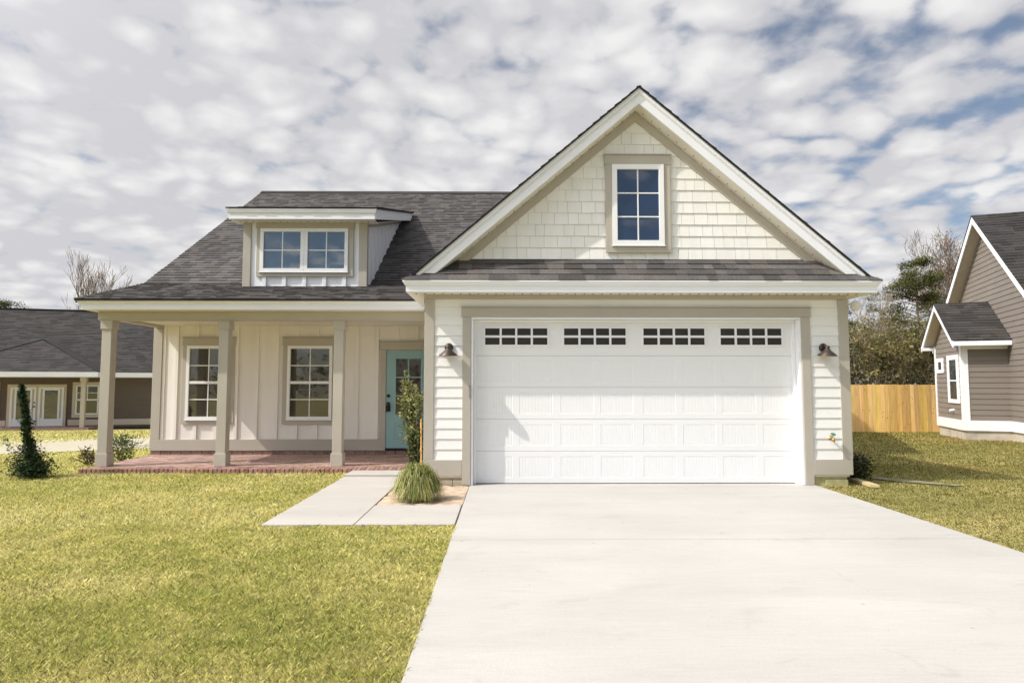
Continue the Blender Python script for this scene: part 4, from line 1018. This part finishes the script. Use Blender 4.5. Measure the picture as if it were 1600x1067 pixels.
for zi, (x0, x1, y0, y1, den, bw, bh) in enumerate(zones):
    n = int((x1 - x0) * (y1 - y0) * den); x = NR.uniform(x0, x1, n); y = NR.uniform(y0, y1, n)
    vis = (np.abs(x) < y * .86 + 3.5) & ~blocked(x, y)
    x, y = x[vis], y[vis]; n = len(x); z = gv(x, y) - .004
    pn = vnoise(x, y, 1.1, 1) * .5 + vnoise(x, y, 3.7, 2) * .3 + vnoise(x, y, 9, 3) * .2
    tuft = vnoise(x, y, 14, 5)
    hgt = bh * NR.uniform(.5, 1.15, n) * (.65 + .6 * tuft); a = NR.uniform(0, 2 * np.pi, n) + 0
    ln = NR.uniform(.2, 1.25, n) * hgt; lx, ly = np.cos(a) * ln, np.sin(a) * ln
    b = NR.uniform(0, 2 * np.pi, n); wx, wy = np.cos(b) * bw * .5, np.sin(b) * bw * .5
    V = np.empty((n, 4, 3)); V[:, 0] = np.stack([x - wx, y - wy, z], 1); V[:, 1] = np.stack([x + wx, y + wy, z], 1)
    V[:, 2] = np.stack([x + lx * .55 + wx * .8, y + ly * .55 + wy * .8, z + hgt * .75], 1); V[:, 3] = np.stack([x + lx, y + ly, z + hgt], 1)
    VX.append(V.reshape(-1, 3)); k = np.arange(n) * 4 + base
    FC.append(np.stack([k, k + 1, k + 2, k + 3], 1)); base += 4 * n
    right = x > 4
    far = np.clip((y - 8.5) / 4, 0, 1)
    straw, olive, green, dark = np.array([.92, .80, .38]), np.array([.72, .65, .21]), np.array([.43, .47, .12]), np.array([.17, .19, .05])
    t = np.clip((pn - .5) * 1.7 + .58 + NR.normal(0, .36, n) + .10 * far + .08 * right, 0, 1)[:, None]
    c = np.where(t < .5, green + (olive - green) * t * 2, olive + (straw - olive) * (t - .5) * 2)
    dk = (NR.random(n) < .17)[:, None]; c = np.where(dk, dark, c)
    gp = np.clip((vnoise(x, y, .55, 8) - .62) * 5, 0, 1)[:, None] * (~right)[:, None]; c = c * (1 - .30 * gp) + green * .30 * gp
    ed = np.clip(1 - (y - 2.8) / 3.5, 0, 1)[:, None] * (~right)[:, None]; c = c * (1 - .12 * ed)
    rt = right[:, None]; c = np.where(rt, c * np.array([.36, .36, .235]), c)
    br = np.clip((vnoise(x, y, .35, 12) - .55) * 5, 0, 1)[:, None] * ((x > 8) & (y > 11))[:, None]; c = c * (1 - .55 * br) + np.array([.46, .29, .10]) * .55 * br
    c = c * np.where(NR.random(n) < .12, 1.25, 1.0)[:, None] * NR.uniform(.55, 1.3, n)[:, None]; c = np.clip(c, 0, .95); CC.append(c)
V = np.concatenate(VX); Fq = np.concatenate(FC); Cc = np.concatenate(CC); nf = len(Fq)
me = bpy.data.meshes.new('lawn_grass'); me.vertices.add(len(V)); me.vertices.foreach_set('co', V.astype(np.float32).ravel())
me.loops.add(nf * 4); me.loops.foreach_set('vertex_index', Fq.astype(np.int32).ravel())
me.polygons.add(nf); me.polygons.foreach_set('loop_start', (np.arange(nf) * 4).astype(np.int32)); me.polygons.foreach_set('loop_total', np.full(nf, 4, np.int32))
me.update(calc_edges=True); me.materials.append(M['grass'])
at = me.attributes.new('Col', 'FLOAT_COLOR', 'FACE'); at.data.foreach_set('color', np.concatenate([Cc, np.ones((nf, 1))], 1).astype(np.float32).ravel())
g = bpy.data.objects.new('lawn_grass', me); COL.objects.link(g)
tag(g, 'short yellow-green lawn grass around the driveway and walk', 'grass', kind='stuff')
print('grass blades', nf)

# ------------------------------------------------------------------ light
SUN = Vector((-.94, -.34, 1.0)).normalized()                  # towards the sun
sl = bpy.data.lights.new('Sun', 'SUN'); sl.energy = 4.3; sl.angle = rad(.55); sl.color = (1, .945, .86)
so = bpy.data.objects.new('Sun', sl); COL.objects.link(so); so.rotation_euler = SUN.to_track_quat('Z', 'Y').to_euler()
elev = math.asin(SUN.z); azi = math.atan2(SUN.x, SUN.y)
w = bpy.data.worlds.new('World'); scn.world = w; w.use_nodes = True
nt = w.node_tree; nt.nodes.clear(); L = nt.links.new
out = nn(nt, 'ShaderNodeOutputWorld'); bg = nn(nt, 'ShaderNodeBackground'); L(bg.outputs[0], out.inputs['Surface'])
sky = nn(nt, 'ShaderNodeTexSky', sky_type='NISHITA'); sky.sun_disc = False; sky.sun_elevation = elev; sky.sun_rotation = azi
sky.air_density = 1.0; sky.dust_density = .6; sky.ozone_density = 1.6
SK = .10
bg.inputs['Strength'].default_value = SK
tc = nn(nt, 'ShaderNodeTexCoord'); sx = nn(nt, 'ShaderNodeSeparateXYZ'); L(tc.outputs['Generated'], sx.inputs[0])
def mth(op, a, b=None, c=None, clamp=False):
    n = nn(nt, 'ShaderNodeMath', operation=op, use_clamp=clamp)
    for i, v in enumerate((a, b, c)):
        if v is None: continue
        if isinstance(v, (int, float)): n.inputs[i].default_value = v
        else: L(v, n.inputs[i])
    return n.outputs[0]
X, Y_, Z = sx.outputs
zz = mth('ADD', mth('MAXIMUM', Z, 0.0), .24)
cb_ = nn(nt, 'ShaderNodeCombineXYZ'); L(mth('DIVIDE', X, zz), cb_.inputs[0]); L(mth('DIVIDE', Y_, zz), cb_.inputs[1]); cb_.inputs[2].default_value = 3.3
def wn(scale, detail, rough, off=(0, 0, 0), dist=0.0, lac=2.0):
    mp = nn(nt, 'ShaderNodeMapping'); mp.inputs['Location'].default_value = off; L(cb_.outputs[0], mp.inputs['Vector'])
    n = nn(nt, 'ShaderNodeTexNoise'); n.inputs['Scale'].default_value = scale; n.inputs['Detail'].default_value = detail; n.inputs['Roughness'].default_value = rough
    n.inputs['Distortion'].default_value = dist; n.inputs['Lacunarity'].default_value = lac
    L(mp.outputs[0], n.inputs['Vector']); return n.outputs['Fac']
n1 = wn(7.6, 4, .5, dist=.2); n2 = wn(.8, 2, .5, (2.2, 5.7, 0)); n3 = wn(15, 6, .62, (9, 2, 0), .3)
wob = nn(nt, 'ShaderNodeTexNoise'); wob.inputs['Scale'].default_value = 4; wob.inputs['Detail'].default_value = 3; L(cb_.outputs[0], wob.inputs['Vector'])
wv = nn(nt, 'ShaderNodeVectorMath', operation='SCALE'); L(wob.outputs['Color'], wv.inputs[0]); wv.inputs['Scale'].default_value = .30
wa = nn(nt, 'ShaderNodeVectorMath', operation='ADD'); L(cb_.outputs[0], wa.inputs[0]); L(wv.outputs[0], wa.inputs[1])
vo = nn(nt, 'ShaderNodeTexVoronoi', feature='SMOOTH_F1'); vo.inputs['Scale'].default_value = 8.6; vo.inputs['Smoothness'].default_value = .35; L(wa.outputs[0], vo.inputs['Vector'])
puff = mth('SUBTRACT', .75, vo.outputs['Distance'])
# coverage: full to the left, thinner to the upper right and behind the camera
dens = mth('ADD', mth('ADD', mth('MULTIPLY', n1, .52), mth('MULTIPLY', puff, .50)), mth('ADD', mth('MULTIPLY', n2, .26), mth('MULTIPLY', n3, .26)))
bias = mth('ADD', mth('MULTIPLY', X, -.10), mth('MULTIPLY', mth('MINIMUM', Y_, 0.0), .34))
dens = mth('ADD', dens, bias)
mr = nn(nt, 'ShaderNodeMapRange', interpolation_type='SMOOTHSTEP'); mr.inputs['From Min'].default_value = .335; mr.inputs['From Max'].default_value = .60; mr.inputs['To Min'].default_value = .14; L(dens, mr.inputs['Value'])
cov = mr.outputs['Result']
# cloud tone: thick parts brighter or greyer in soft patches
t1 = wn(4.2, 6, .55, (1.3, 7.7, 2), .2); t2 = wn(10, 5, .6, (3, 5, 1), .2)
tone = mth('ADD', mth('ADD', mth('MULTIPLY', t1, .55), mth('MULTIPLY', t2, .25)), mth('MULTIPLY', puff, .42))
mr2 = nn(nt, 'ShaderNodeMapRange'); mr2.inputs['From Min'].default_value = .44; mr2.inputs['From Max'].default_value = .70; L(tone, mr2.inputs['Value'])
cc = nn(nt, 'ShaderNodeMix', data_type='RGBA'); cc.inputs['A'].default_value = (.63 / SK, .63 / SK, .66 / SK, 1); cc.inputs['B'].default_value = (.88 / SK, .875 / SK, .87 / SK, 1)
L(mr2.outputs['Result'], cc.inputs['Factor'])
# clouds glow towards the sun
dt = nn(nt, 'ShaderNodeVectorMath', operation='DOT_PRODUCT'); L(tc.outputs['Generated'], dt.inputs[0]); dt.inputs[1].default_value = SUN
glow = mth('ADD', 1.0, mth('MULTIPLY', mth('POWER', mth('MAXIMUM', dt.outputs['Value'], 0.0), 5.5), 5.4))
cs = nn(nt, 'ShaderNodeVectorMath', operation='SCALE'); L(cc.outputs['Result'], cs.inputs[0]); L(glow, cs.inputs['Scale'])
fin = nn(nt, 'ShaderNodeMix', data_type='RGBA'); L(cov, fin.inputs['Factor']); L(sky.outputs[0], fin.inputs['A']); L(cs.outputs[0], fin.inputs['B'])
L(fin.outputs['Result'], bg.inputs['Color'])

# ------------------------------------------------------------------ camera
cd = bpy.data.cameras.new('Camera'); cam = bpy.data.objects.new('Camera', cd); COL.objects.link(cam)
cd.sensor_width = 36; cd.lens = 22.5; cd.clip_start = .05; cd.clip_end = 2000
cam.location = (0, 0, 1.48); cam.rotation_euler = (rad(90) + math.atan(66.5 / 1000), 0, rad(-.63))
scn.camera = cam
scn.view_settings.view_transform = 'Standard'; scn.view_settings.look = 'None'; scn.view_settings.exposure = 0; scn.view_settings.gamma = 1
scn.cycles.max_bounces = 8; scn.cycles.diffuse_bounces = 4
